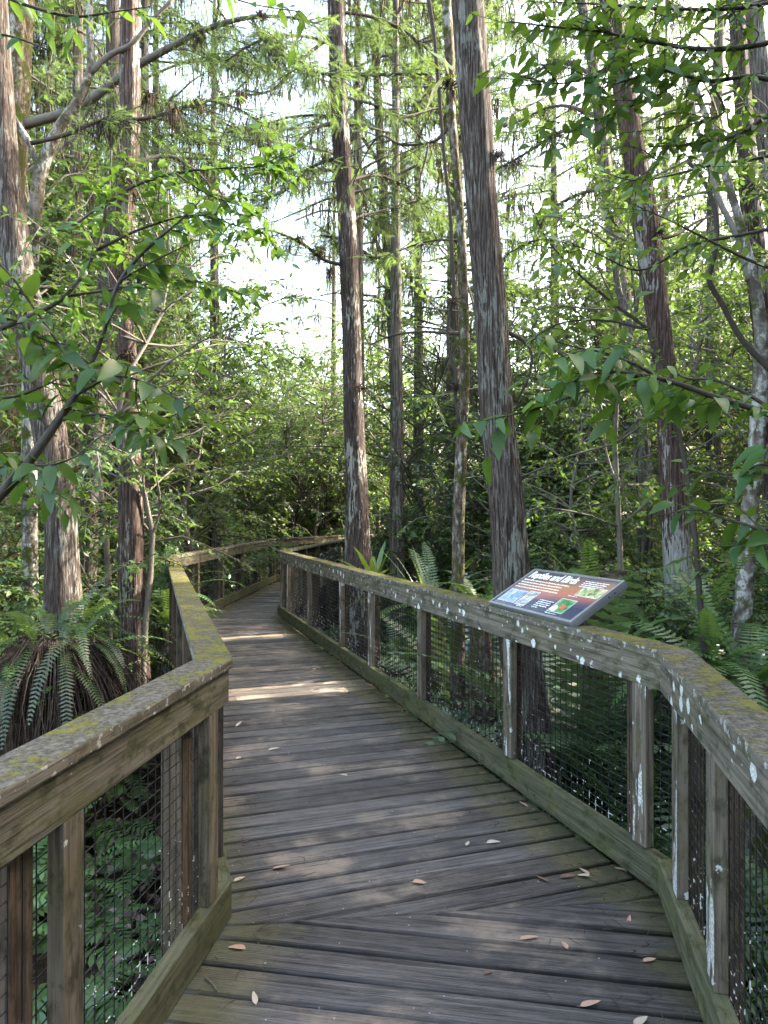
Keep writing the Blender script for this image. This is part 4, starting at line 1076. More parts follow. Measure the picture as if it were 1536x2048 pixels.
leafy_branch('laurel_shrub', 'big-leaved shrub reaching in from the left edge close to the camera',
    [(2.35, 2.5, [(-120, 1090, 28), (-10, 1000, 25), (60, 920, 22), (110, 850, 18), (160, 775, 14), (205, 670, 10), (240, 560, 8), (300, 490, 7), (360, 440, 5), (400, 400, 3)]),
     (2.4, 2.3, [(160, 770, 8), (125, 700, 7), (70, 620, 6), (20, 550, 5), (-20, 510, 4)]),
     (2.4, 2.2, [(150, 790, 7), (230, 752, 6), (290, 765, 5), (360, 800, 4), (410, 830, 2)]),
     (2.4, 2.5, [(-30, 800, 5), (40, 790, 5), (90, 770, 4), (130, 750, 2)]),
     (2.3, 2.1, [(-20, 935, 5), (40, 930, 5), (110, 928, 4), (170, 905, 2)]),
     (2.3, 2.4, [(-40, 640, 5), (30, 640, 5), (90, 680, 4), (140, 690, 2)]),
     (2.4, 2.5, [(240, 560, 5), (310, 520, 4), (350, 500, 3)]),
     (2.4, 2.2, [(120, 840, 5), (210, 830, 5), (280, 870, 4), (350, 880, 2)])], 0.085, seed=3, step=0.034, sub=1.8, sublen=0.18, droop=0.42)
leafy_branch('laurel_branch', 'dark-leaved branch hanging against the sky gap on the left',
    [(3.9, 3.95, [(-90, 690, 12), (40, 640, 10), (130, 592, 9), (190, 500, 8), (215, 390, 7), (222, 300, 4)]), (3.95, 4.1, [(210, 410, 8), (250, 380, 7), (350, 345, 6), (450, 335, 4), (520, 330, 3), (575, 300, 2)]),
     (3.9, 4.0, [(350, 345, 4), (420, 390, 3), (480, 410, 3), (540, 440, 2)]),
     (3.95, 4.1, [(190, 500, 7), (300, 450, 5), (400, 430, 4), (470, 450, 3), (530, 470, 2), (560, 510, 1)]),
     (3.95, 4.2, [(130, 592, 6), (250, 575, 5), (380, 560, 4), (460, 580, 3), (520, 600, 2)])], 0.085, MT['leaf_near'], LEAF_MID, 5, 0.027, 0.3, 2.2, 0.25)
leafy_branch('laurel_shrub', 'big-leaved branch drooping in from the right across the pale trunk',
    [(2.5, 2.3, [(1600, 850, 14), (1500, 815, 12), (1420, 790, 11), (1350, 765, 10), (1290, 750, 8), (1200, 745, 5), (1130, 770, 3)]),
     (2.5, 2.2, [(1330, 760, 8), (1250, 720, 6), (1180, 700, 4), (1100, 720, 2)]),
     (2.6, 2.4, [(1320, 770, 6), (1200, 775, 5), (1080, 815, 5), (1000, 835, 3), (910, 850, 2)]),
     (2.5, 2.6, [(1560, 830, 9), (1480, 780, 8), (1430, 760, 6), (1370, 755, 4), (1300, 700, 3)]),
     (2.3, 2.4, [(1600, 1110, 8), (1520, 1060, 7), (1460, 1040, 5), (1390, 1020, 4), (1320, 1030, 2)]),
     (2.2, 2.3, [(1600, 960, 7), (1520, 930, 6), (1470, 950, 4), (1400, 930, 2)])], 0.088, seed=7, step=0.034, sub=1.9, sublen=0.18, droop=0.5)
leafy_branch('laurel_branch', 'leafy branch filling the top right corner in front of the trunks',
    [(3.3, 3.0, [(1620, 60, 12), (1500, 90, 10), (1400, 95, 9), (1300, 80, 7), (1200, 60, 5), (1100, 50, 4), (1020, 40, 2)]),
     (3.2, 3.0, [(1620, 180, 10), (1500, 150, 9), (1420, 160, 8), (1330, 140, 6), (1250, 160, 4), (1150, 190, 2)]),
     (3.3, 3.2, [(1620, 260, 9), (1530, 235, 12), (1490, 262, 8), (1400, 285, 6), (1300, 292, 4)]),
     (3.2, 3.0, [(1300, 80, 5), (1220, 130, 4), (1120, 165, 3), (1040, 150, 2)]),
     (3.3, 3.1, [(1620, -20, 9), (1500, 10, 8), (1350, 15, 6), (1200, 5, 4), (1060, 0, 2)]),
     (3.2, 3.1, [(1400, 95, 5), (1330, 180, 4), (1240, 220, 3), (1120, 270, 2), (1060, 290, 1)]),
     (3.2, 3.1, [(1420, 160, 5), (1450, 220, 4), (1380, 250, 3), (1290, 360, 2)])], 0.066, MT['leaf_near'], LEAF_NEAR, 9, 0.029, 0.3, 2.5, 0.26)
leafy_branch('laurel_branch', 'sparse leafy twigs right of the thickest trunk at mid height',
    [(4.3, 4.3, [(1420, 1500, 15), (1400, 1200, 13), (1375, 950, 11), (1330, 760, 9), (1296, 655, 8)]), (4.3, 4.4, [(1620, 440, 9), (1480, 470, 7), (1380, 490, 5), (1280, 540, 4), (1180, 500, 3), (1070, 480, 3), (1010, 510, 2)]),
     (4.3, 4.2, [(1300, 660, 8), (1220, 600, 6), (1140, 530, 4), (1090, 470, 3), (1060, 400, 2)]),
     (4.3, 4.4, [(1300, 660, 6), (1200, 640, 4), (1110, 650, 4), (1040, 700, 3)]),
     (4.2, 4.1, [(1620, 560, 8), (1500, 520, 6), (1420, 480, 5), (1340, 440, 3), (1250, 400, 2)]),
     (4.2, 4.1, [(1620, 300, 8), (1500, 318, 6), (1420, 330, 5), (1340, 350, 4), (1270, 360, 3), (1200, 340, 2)])], 0.09, MT['leaf_mid'], LEAF_MID, 11, 0.04, 0.4, 1.2, 0.28)
leafy_branch('laurel_branch', 'leafy twigs hanging at the top left corner',
    [(3.4, 3.2, [(-60, -40, 8), (60, 10, 6), (150, 30, 5), (230, 20, 3), (300, 10, 2)]),
     (3.4, 3.3, [(-60, 60, 6), (20, 70, 4), (90, 95, 3)]), (3.6, 3.5, [(400, -40, 4), (470, -5, 3), (560, 15, 2), (600, 20, 2)])], 0.085, MT['leaf_near'], LEAF_NEAR, 13, 0.05, 0.6, 1.0, 0.2)

# ------------------------------------------------------------------ understory trees and background forest
def walk_dist(x, y):
    best = 99
    C = (LPT + RPT) / 2; C = np.vstack([C, [(9, 29)]])
    for i in range(len(C) - 1):
        a, b = C[i], C[i + 1]; t = np.clip(np.dot((x - a[0], y - a[1]), b - a) / np.dot(b - a, b - a), 0, 1)
        best = min(best, np.hypot(*(a + (b - a) * t - (x, y))))
    return best

PROTO = {}
def proto(kind, meshes): PROTO[kind] = meshes
for k in range(3):
    w, l = grow_broadleaf(100 + k, 5.2, 1.8, 36, 10, 14, 0.07, LEAF_FAR, 0.055, 0.12)
    proto('laurel%d' % k, (w.mesh('trunk', MT['twig_grey']), l.mesh('crown', MT['leaf_mid'])))
for k in range(2):
    w, l = grow_broadleaf(110 + k, 5.0, 2.0, 42, 12, 16, 0.055, LEAF_FAR, 0.055, 0.1, 0.1)
    proto('oak%d' % k, (w.mesh('trunk', MT['twig']), l.mesh('crown', MT['leaf_dark'])))
for k in range(2):
    w, l = grow_broadleaf(120 + k, 5.0, 2.1, 36, 10, 13, 0.08, LEAF_FAR, 0.05, 0.1, 0.2)
    proto('maple%d' % k, (w.mesh('trunk', MT['twig_grey']), l.mesh('crown', MT['leaf_light'])))
for k in range(2):
    w, l = grow_broadleaf(130 + k, 2.6, 1.2, 30, 9, 12, 0.07, LEAF_FAR, 0.022, 0.05, 0.3)
    proto('bush%d' % k, (w.mesh('stem', MT['twig']), l.mesh('leaves', MT['leaf_mid' if k else 'leaf_light'])))

def place(kind, name, cat, label, group, x, y, s, rot, sz=None):
    root = empty(name, (x, y, GROUND)); tag(root, label, cat, group)
    root.rotation_euler = (0, 0, rot); root.scale = (s, s, sz or s)
    a, b = PROTO[kind]
    link(a.name.split('.')[0], a, root); link(b.name.split('.')[0], b, root)
    return root

r = np.random.default_rng(77)
KINDS_ = {'laurel': ('laurel_tree', 'tree', 'leafy laurel tree crowding the middle distance of the woods'),
          'oak': ('oak_tree', 'tree', 'small-leaved dark oak in the shade of the woods'),
          'maple': ('maple_tree', 'tree', 'bright yellow-green maple in the woods'),
          'bush': ('leafy_bush', 'bush', 'leafy bush in the undergrowth of the swamp woods')}
GR = {'laurel': 'laurel trees in the woods', 'oak': 'dark oaks in the woods', 'maple': 'maples in the woods', 'bush': 'bushes in the undergrowth'}
def sky_cap(x, y):
    """tallest a plant may be so the gap of sky above the boardwalk stays open"""
    k = x / max(y, 1); m = 1.8 / max(y, 1)
    if -0.215 - m < k < -0.075 + m: return 1.6 + 0.235 * y
    return 99
def in_lane(x, y, w=1.1):
    """the narrow opening in the woods through which one beam of sun reaches the deck and the left trunk"""
    t = (x + 1.9) * .947 + (y - 5.5) * .322
    return 2.0 < t < 34 and abs(-(x + 1.9) * .322 + (y - 5.5) * .947 + 0.0) < w
def put(kind, x, y, s, rot=None):
    if in_lane(x, y): return None
    k = kind + str(r.integers(0, {'laurel': 3, 'oak': 2, 'maple': 2, 'bush': 2}[kind]))
    nm, cat, lab = KINDS_[kind]
    return place(k, nm, cat, lab, GR[kind], x, y, s, r.uniform(0, 6.28) if rot is None else rot)
# placed by eye: the dark oak behind the centre trunk, laurels at both sides
def put_named(kind, x, y, s, label, rot=0.0):
    o = put(kind, x, y, s, rot); o['label'] = label; del o['group']; return o
put_named('oak', 0.7, 13.5, 1.12, 'dark grey-green oak directly behind the dark centre trunk')
put_named('oak', -1.2, 24.5, 1.0, 'dark oak beyond the far bend of the boardwalk')
put_named('laurel', -3.2, 8.2, 0.98, 'laurel tree whose crown overhangs the reddish left trunk', 1.0)
put_named('laurel', -5.2, 9.5, 1.1, 'tall laurel behind the leaning left trunk', 2.0)
put_named('maple', -4.8, 15.5, 0.95, 'sunlit maple left of the far railing', 0.4)
put_named('laurel', 2.6, 9.2, 0.85, 'laurel tree between the thickest trunk and the pale-based trunk', 0.7)
put_named('laurel', 5.3, 10.6, 0.95, 'laurel tree behind the mottled tree at right', 2.7)
put_named('maple', 2.2, 12.5, 1.0, 'bright maple behind the thickest trunk', 1.7)

def try_put(kind, x0, x1, y0, y1, s0, s1, n, H, clear=1.6, kk=0.62):
    done = tries = 0
    while done < n and tries < 4000:
        tries += 1
        y = r.uniform(y0, y1); x = r.uniform(x0, x1)
        if abs(x) > kk * y + 2.5 or walk_dist(x, y) < clear: continue
        s = r.uniform(s0, s1)
        if s * H + GROUND > sky_cap(x, y): continue
        put(kind, x, y, s); done += 1
try_put('laurel', -14, 14, 9, 22, 0.8, 1.25, 18, 5.2, 2.6)
def side_put(kind, k0, k1, y0, y1, s0, s1, n, clear):
    done = tries = 0
    while done < n and tries < 3000:
        tries += 1
        y = r.uniform(y0, y1); x = r.uniform(k0, k1) * y
        if walk_dist(x, y) < clear: continue
        put(kind, x, y, r.uniform(s0, s1)); done += 1
side_put('laurel', -0.62, -0.30, 7.5, 15, 1.15, 1.6, 12, 2.8)
side_put('laurel', 0.26, 0.66, 8.0, 15, 1.0, 1.35, 7, 2.8)
side_put('maple', -0.62, -0.28, 14, 24, 1.4, 2.0, 14, 3)
side_put('maple', 0.12, 0.62, 14, 24, 1.3, 1.8, 12, 3)
side_put('bush', -0.27, 0.02, 22, 46, 1.6, 2.6, 34, 2.0)
side_put('maple', -0.24, -0.02, 30, 46, 0.9, 1.4, 16, 2.4)
for (px, Y, s_) in ((455, 25, 1.5), (500, 28, 1.62), (545, 33, 1.85), (590, 30, 1.78), (640, 26, 1.65), (670, 31, 1.95), (430, 31, 1.9), (520, 38, 2.1), (610, 40, 2.25), (760, 23, 1.75), (790, 26, 2.0), (575, 38, 2.2)):
    put('maple', (px - 768) / FPX * Y, Y, s_)
side_put('bush', -0.5, 0.5, 15, 30, 1.2, 2.0, 40, 2.2)
side_put('bush', 0.2, 0.62, 5, 12, 0.55, 0.95, 22, 2.0)
side_put('bush', -0.62, -0.32, 6, 12, 0.5, 0.95, 18, 2.0)
put('laurel', -4.3, 16.5, 1.5); put('laurel', -5.2, 19.5, 1.75); put('laurel', -3.6, 13.2, 1.2)
# trees to the right of the view that keep the morning sun off the boardwalk
for k in range(120):
    while True:
        x = r.uniform(4.4, 17); y = r.uniform(-6, 9)
        s_ = r.uniform(1.45, 2.2)
        if x > 0.64 * y + 2.6 and math.hypot(x, y) > 2.4 * s_ + 2.0: break
    put('laurel' if k % 3 else 'oak', x, y, s_)
try_put('maple', -16, 16, 13, 28, 0.9, 1.4, 20, 5.0, 2.8)
try_put('oak', -16, 16, 12, 28, 0.9, 1.3, 14, 5.0, 2.8)
try_put('bush', -8, 10, 5.5, 15, 0.6, 1.05, 40, 2.6, 1.9)
try_put('bush', -14, 14, 14, 26, 0.9, 1.5, 36, 2.6, 2.2)
try_put('maple', -26, 26, 28, 42, 1.4, 2.2, 34, 5.0, 3)
try_put('laurel', -26, 26, 26, 42, 1.3, 2.0, 30, 5.2, 3)
for k, (x, y, H, low, sp, lab) in enumerate(((-2.35, 6.9, 5.9, .45, 1.75, 'laurel whose leaves fill the view right of the reddish left trunk'), (-4.1, 6.7, 6.2, .4, 1.7, 'laurel with leaves spreading behind the leaning left trunk'),
                                   (2.5, 7.3, 6.0, .42, 1.7, 'laurel with leaves spread between the thickest and the pale-based trunk'), (4.1, 6.7, 6.4, .38, 1.7, 'laurel with leaves around the mottled tree at right'))):
    w, l = grow_broadleaf(150 + k, H, sp, 34, 9, 12, 0.078, LEAF_MID, 0.04, low, 0.3)
    root = empty('laurel_tree', (x, y, GROUND)); tag(root, lab, 'tree')
    link('trunk', w.mesh('trunk', MT['twig_grey'], True), root); link('crown', l.mesh('crown', MT['leaf_mid'], True), root)
for (x, y, s_) in ((6.6, 5.2, 1.7), (7.6, 4.4, 1.9), (7.6, 5.9, 1.8), (9.2, 6.4, 2.1), (8.7, 4.9, 2.0), (6.3, 3.7, 1.7), (9.8, 5.4, 2.2), (6.4, 2.2, 1.5), (6.9, 2.6, 1.8), (11, 6.6, 2.3)):
    put('laurel', x, y, s_)  # laurels out of view, added to keep sun off the near deck
for (x, y, s_) in ((-0.12, 15.0, 0.85), (0.25, 15.8, 0.95), (0.1, 13.8, 0.8), (0.7, 16.6, 1.0), (-0.3, 13.0, 0.7)):
    put('bush', x, y, s_)
# background cypresses
cyp_roots = []
def put_cypress(x, y, s, kind, rot, rt=0.13):
    root = empty('cypress_tree', (x, y, GROUND)); tag(root, 'slender feathery cypress in the woods behind', 'tree', 'background cypresses')
    root.rotation_euler = (0, 0, rot); root.scale = (s, s, s)
    link('trunk', CTR[kind], root); link('branches', CY[kind][0], root); link('crown', CY[kind][1], root); link('hanging_moss', CY[kind][2], root)
CTR = []
for k, H in enumerate((16, 18, 14)):
    g = Geo(); q = np.random.default_rng(k)
    c = spline([np.array((0, 0, -0.3)), np.array((q.normal() * .1, q.normal() * .1, H * .35)), np.array((q.normal() * .06, q.normal() * .06, H * .7)), np.array((0, 0, H))], 30)
    g.tube(c, np.concatenate([[0.19, 0.165], np.linspace(0.15, 0.02, 28)]), 14, True, 0.03, k); CTR.append(g.mesh('trunk', MT['bark_far'], True))
cnt = tries = 0
while cnt < 52 and tries < 5000:
    tries += 1
    y = r.uniform(11, 40); x = r.uniform(-0.62 * y - 2, 0.62 * y + 2)
    if walk_dist(x, y) < 2.6 or in_lane(x, y, 1.6): continue
    k = x / y
    if -0.235 - 1.0 / y < k < -0.085 + 0.8 / y: continue
    kind = int(r.integers(0, 3)); put_cypress(x, y, r.uniform(0.75, 1.15), kind, r.uniform(0, 6.28)); cnt += 1

HT = HIGH[2].mesh('hanging_moss', MT['moss_hang'])
for (x, y, s, rot, lab) in ((-4.6, 13.5, 1.05, 0.3, 'high-crowned cypress left of the sky gap'), (-0.55, 15.2, 1.1, 1.9, 'high-crowned cypress just right of the sky gap'), (-5.6, 17.5, 1.2, 4, 'high-crowned cypress farther back left of the sky gap'),
                         (0.9, 18.5, 1.15, 2.2, 'high-crowned cypress far back right of the sky gap'), (-2.2, 31.0, 1.25, 5, 'tall far cypress in the middle of the sky gap'), (-7.5, 12, 1.0, 1, 'high-crowned cypress behind the leaning left trunk'), (-3.9, 16.4, 1.05, 3, 'high-crowned cypress whose crown closes the top of the sky gap'), (1.9, 20.5, 1.2, 0.4, 'high-crowned cypress between the dark centre trunk and the thickest one'), (4.6, 19.0, 1.15, 2.9, 'high-crowned cypress behind the slender grey one'), (7.0, 22.0, 1.25, 4.4, 'high-crowned cypress far back at right'), (0.25, 13.2, 0.98, 3.6, 'high-crowned cypress right of the dark centre trunk')):
    root = empty('cypress_tree', (x, y, GROUND)); tag(root, lab, 'tree')
    root.rotation_euler = (0, 0, rot); root.scale = (s * 1.35, s * 1.35, s)
    link('trunk', CTR[0], root, (0, 0, 0), (0, 0, 0), (0.75, 0.75, 1)); link('branches', HIGHM[0], root); link('crown', HIGHM[1], root); link('hanging_moss', HT, root)

# ------------------------------------------------------------------ ferns and ground plants
def frond(g, L, az, el, bend, r, pin=26, wid=0.11, tip=0.5, w=0.014, rach=None):
    """one arching frond with paired pinnae, from the origin"""
    n = pin; d = np.array((math.cos(az) * math.cos(el), math.sin(az) * math.cos(el), math.sin(el)))
    pts = [np.zeros(3)]; side = np.array((-math.sin(az), math.cos(az), 0)) + r.normal(size=3) * 0.12; side /= np.linalg.norm(side)
    for k in range(n):
        d = d + np.array((0, 0, -bend / n)); d /= np.linalg.norm(d); pts.append(pts[-1] + d * L / n)
    pts = np.array(pts)
    if rach is not None: rach.tube(pts[::3], np.linspace(0.0035, 0.001, len(pts[::3])), 4, False)
    V = []; F = []
    for k in range(3, n + 1):
        t = k / n; l = wid * (math.sin(math.pi * (0.08 + 0.9 * t) ** 0.9)) ** 0.6 * r.uniform(0.85, 1.1)
        dd = pts[k] - pts[k - 1]; dd /= np.linalg.norm(dd); up = np.cross(side, dd)
        for s in (1, -1):
            b = pts[k]; a = side * s * 0.94 + dd * 0.30 - up * r.uniform(0.0, 0.25) * 0; a = a + np.array((0, 0, -0.12)); e = b + a * l; mid = b + a * l * 0.45
            q = len(V); V += [b - dd * w * .5, mid - dd * w * .75, e, mid + dd * w * .75, b + dd * w * .5]; F += [[q, q + 1, q + 3, q + 4], [q + 1, q + 2, q + 3]]
    g.add(V, F)
def fern_plant(seed, n=11, L=(0.5, 0.9), wid=0.075, pin=26, el=(0.6, 1.3), bend=1.7, w=0.013):
    r = np.random.default_rng(seed); g = Geo(); rc = Geo()
    for i in range(n): frond(g, r.uniform(*L), i * 2.4 + r.normal() * .3, r.uniform(*el), bend * r.uniform(.7, 1.2), r, pin, wid, w=w, rach=rc)
    g.join(rc)
    return g
FERN = [fern_plant(200 + k) for k in range(3)]
BIGF = [fern_plant(210 + k, 9, (1.0, 1.6), 0.16, 24, (0.8, 1.4), 1.5, 0.026) for k in range(2)]
FERNM = [f.mesh('fern', MT['fern']) for f in FERN]; BIGM = [f.mesh('fern', MT['fern_blue']) for f in BIGF]
def put_fern(me, x, y, s, label, group=None, z=GROUND, rot=None, name='sword_fern', tilt=(0, 0)):
    o = link(name, me, None, (x, y, z), (tilt[0], tilt[1], r.uniform(0, 6.28) if rot is None else rot), (s, s, s))
    return tag(o, label, 'fern', group)
cnt = tries = 0
while cnt < 220 and tries < 9000:
    tries += 1
    y = r.uniform(1.2, 16) if cnt > 130 else r.uniform(1.0, 8); x = r.uniform(-0.6 * y - 1.6, 0.6 * y + 2.0)
    wd_ = walk_dist(x, y)
    fs_ = r.uniform(0.8, 1.6)
    if wd_ < 1.1 + 0.5 * fs_: continue
    put_fern(FERNM[int(r.integers(0, 3))], x, y, fs_, 'green sword fern carpeting the swamp floor beside the boardwalk', 'sword ferns on the swamp floor'); cnt += 1
cnt = 0
while cnt < 34:
    y = r.uniform(2.6, 9); x = r.uniform(0.2 * y, 0.6 * y + .6); fs_ = r.uniform(1.2, 1.75)
    if walk_dist(x, y) < 1.05 + 0.45 * fs_: continue
    put_fern(FERNM[cnt % 3], x, y, fs_, 'green sword fern carpeting the swamp floor beside the boardwalk', 'sword ferns on the swamp floor'); cnt += 1
cnt = 0
while cnt < 30:
    y = r.uniform(4.2, 13); x = r.uniform(0.1 * y, 0.6 * y + 1)
    if walk_dist(x, y) < 1.7: continue
    put_fern(BIGM[int(r.integers(0, 2))], x, y, r.uniform(1.0, 1.55), 'tall leathery fern standing among the trunks right of the boardwalk', 'leather ferns at right', name='leather_fern'); cnt += 1
for k, (px, py, Y, s_) in enumerate(((60, 1330, 5.4, 1.3), (150, 1300, 5.9, 1.2), (340, 1230, 8.2, 1.2), (20, 1250, 6.5, 1.4), (320, 1200, 8.5, 1.4), (130, 1400, 5.2, 1.1), (1420, 1300, 4.4, 1.2), (1500, 1330, 4.2, 1.2), (1180, 1200, 5.8, 1.3), (1400, 1230, 5.4, 1.3), (870, 1200, 7.4, 1.3), (960, 1200, 6.4, 1.2))):
    c0 = P(px, py, Y); put_fern(FERNM[k % 3], c0[0], c0[1], s_, 'sword fern raised on a hummock of roots close behind a railing', 'sword ferns on root hummocks', z=c0[2] - 0.15)
    hg = Geo(); h = max(0.1, c0[2] - 0.15 - GROUND); hg.tube(spline([(0, 0, -.2), (.03, .02, h * .5), (0, 0, h + .03)], 9), np.linspace(.17, .07, 9), 12, True, .2, k)
    tag(link('root_hummock', hg.mesh('root_hummock', MT['bark_mossy'], True), None, (c0[0], c0[1], GROUND)), 'dark hummock of roots and soil under a sword fern', 'hummock', 'root hummocks under the ferns')
BIGG = [f.mesh('fern', MT['fern']) for f in BIGF]
cnt = 0
while cnt < 22:
    y = r.uniform(6.8, 14); x = r.uniform(-0.6 * y - .5, -0.24 * y)
    if walk_dist(x, y) < 1.9: continue
    put_fern(BIGG[cnt % 2], x, y, r.uniform(0.9, 1.5), 'tall green fern standing among the trunks left of the boardwalk', 'tall ferns at left', name='tall_fern'); cnt += 1
for (px, Y, s, rot) in ((1120, 5.8, 1.7, 0.3), (1210, 6.3, 1.6, 2.0), (1270, 5.2, 1.2, 1.0)):
    put_fern(BIGM[0], (px - 768) / FPX * Y, Y, s, {1120: 'bluish leather fern rising behind the upper edge of the panel', 1210: 'tallest leather fern right of the panel', 1270: 'leather fern at the foot of the pale-based trunk'}[px], name='leather_fern', rot=rot)

# fern mound with a skirt of dead fronds at the foot of the leaning left trunk
def fern_mound():
    o = np.array(P(110, 1290, 5.2)); base = np.array((o[0], o[1], GROUND))
    root = empty('fern_mound', base); tag(root, 'fern mound with a hanging skirt of brown dead fronds at the left', 'fern')
    q = np.random.default_rng(5); h = o[2] - GROUND
    g = Geo(); rc = Geo()
    for i in range(46):
        s = Geo(); az = i * 2.4; frond(s, q.uniform(0.55, 1.0), az, q.uniform(-0.1, 1.2), q.uniform(1.4, 2.8), q, 34, 0.058, w=0.011, rach=rc)
        g.join(s, None, (math.cos(az) * .12 + q.normal() * .12, math.sin(az) * .12 + q.normal() * .12, h + q.normal() * .06))
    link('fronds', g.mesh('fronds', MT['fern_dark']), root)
    d = Geo()
    for i in range(900):
        az = q.uniform(0, 6.28); rr = q.uniform(0.1, 0.42); p0 = np.array((math.cos(az) * rr * .8, math.sin(az) * rr * .8, h + q.normal() * .05 - .02))
        L = q.uniform(0.4, 1.0); out = q.uniform(0.05, 0.5)
        pts = [p0, p0 + np.array((math.cos(az) * out * .6, math.sin(az) * out * .6, -L * .3)), p0 + np.array((math.cos(az + q.normal() * .2) * out, math.sin(az + q.normal() * .2) * out, -L))]
        pts[2][2] = max(pts[2][2], 0.0)
        d.tube(spline(pts, 5), [0.004, 0.0035, 0.003, 0.002, 0.001], 3, False)
    link('dead_skirt', d.mesh('dead_skirt', MT['dead']), root)
    c = Geo(); pts = np.array([(0, 0, -.2), (0.02, 0, h * .5), (0, 0, h + .02)]); c.tube(spline(pts, 10), np.linspace(.4, .22, 10), 14, True, .15, 3)
    link('root_mass', c.mesh('root_mass', MT['ground'], True), root)
fern_mound()

def strap_plant(name, label, x, y, z, n, L, w, mat, seed, up=0.9, bend=1.2):
    q = np.random.default_rng(seed); g = Geo()
    for i in range(n):
        az = i * 2.4 + q.normal() * .3; el = q.uniform(up * .6, up * 1.4); d = np.array((math.cos(az) * math.cos(el), math.sin(az) * math.cos(el), math.sin(el))); p = np.array((math.cos(az) * .03, math.sin(az) * .03, 0)); ll = L * q.uniform(.6, 1.2)
        side = np.array((-math.sin(az), math.cos(az), 0)); V = []; F = []; m = 9
        for k in range(m):
            t = k / (m - 1); ww = w * (math.sin(math.pi * (0.12 + 0.88 * t)) ** .7 if t < 1 else 0)
            V += [p + side * ww, p - side * ww]
            d = d + np.array((0, 0, -bend / m)); d /= np.linalg.norm(d); p = p + d * ll / m
            if k: a = 2 * k; F.append([a - 2, a - 1, a + 1, a])
        g.add(V, F)
    return tag(link(name, g.mesh(name, mat), None, (x, y, z)), label, 'plant')
c0 = P(748, 1125, 8.6); strap_plant('strap_fern', 'bright strap-leaved plant at the foot of the dark centre trunk', c0[0], c0[1], c0[2] - .25, 12, 0.6, 0.035, MT['palm'], 1, 1.1, .8)
c0 = P(865, 1160, 7.6); strap_plant('palmetto', 'fine grassy palmetto left of the thin mottled trunk', c0[0], c0[1], c0[2] - .5, 46, 1.1, 0.012, MT['palm'], 2, .9, 1.0)
c0 = P(1235, 1235, 4.9); strap_plant('strap_fern', 'broad strap-leaved fern spilling over the railing right of the panel', c0[0], c0[1], c0[2] - .22, 13, 0.5, 0.035, MT['palm'], 4, .7, 1.3)
def dead_frond():
    q = np.random.default_rng(8); g = Geo(); rc = Geo()
    frond(g, 1.0, math.pi + .5, 0.95, 2.2, q, 26, .12, w=.03, rach=rc); g.join(rc); o = P(1215, 1150, 5.6)
    g2 = Geo(); g2.join(g)
    tag(link('dead_frond', g2.mesh('dead_frond', MT['dead']), None, P(1320, 1120, 5.8) - np.array((0, 0, .3))), 'curled brown dead frond between the panel and the pale trunk', 'fern')
dead_frond()

# litter on the ground: too many pieces to count
def litter():
    q = np.random.default_rng(12); g = Geo(); pos = []
    while len(pos) < 9000:
        y = q.uniform(0.3, 12); x = q.uniform(-.6 * y - 2.4, .6 * y + 2.4)
        if walk_dist(x, y) > 0.7: pos.append((x, y, GROUND + 0.09 + q.uniform(0, .08)))
    pos = np.array(pos); d = q.normal(size=(len(pos), 3)); d[:, 2] *= .25
    scatter_leaves(g, LEAF_FAR, pos, d, 0.07, q, .3)
    tag(link('fallen_leaf_litter', g.mesh('fallen_leaf_litter', MT['litter_dark'])), kind='stuff')
    g = Geo(); pos = []
    while len(pos) < 5200:
        y = q.uniform(0.6, 15); x = q.uniform(-.6 * y - 2.2, .6 * y + 2.2)
        if walk_dist(x, y) > 1.0: pos.append((x, y, GROUND + 0.05))
    V = FERN[0]
    sm = Geo(); q2 = np.random.default_rng(3)
    for i in range(5): frond(sm, q2.uniform(.25, .5), i * 1.3, q2.uniform(.5, 1.2), 1.4, q2, 13, .075, w=.017)
    tv = np.concatenate(sm.v); fl = np.concatenate(sm.l); ss = np.concatenate(sm.s); st = np.concatenate([[0], np.cumsum(ss)])
    tf = [fl[st[i]:st[i + 1]] for i in range(len(ss))]
    pos = np.array(pos[:1500]); az = q.uniform(0, 6.28, len(pos))
    R = np.zeros((len(pos), 3, 3)); R[:, 0, 0] = np.cos(az); R[:, 0, 1] = -np.sin(az); R[:, 1, 0] = np.sin(az); R[:, 1, 1] = np.cos(az); R[:, 2, 2] = 1
    g.rep(tv, tf, R, pos, q.uniform(.6, 1.5, len(pos)))
    tag(link('undergrowth', g.mesh('undergrowth', MT['fern'])), kind='stuff')
litter()

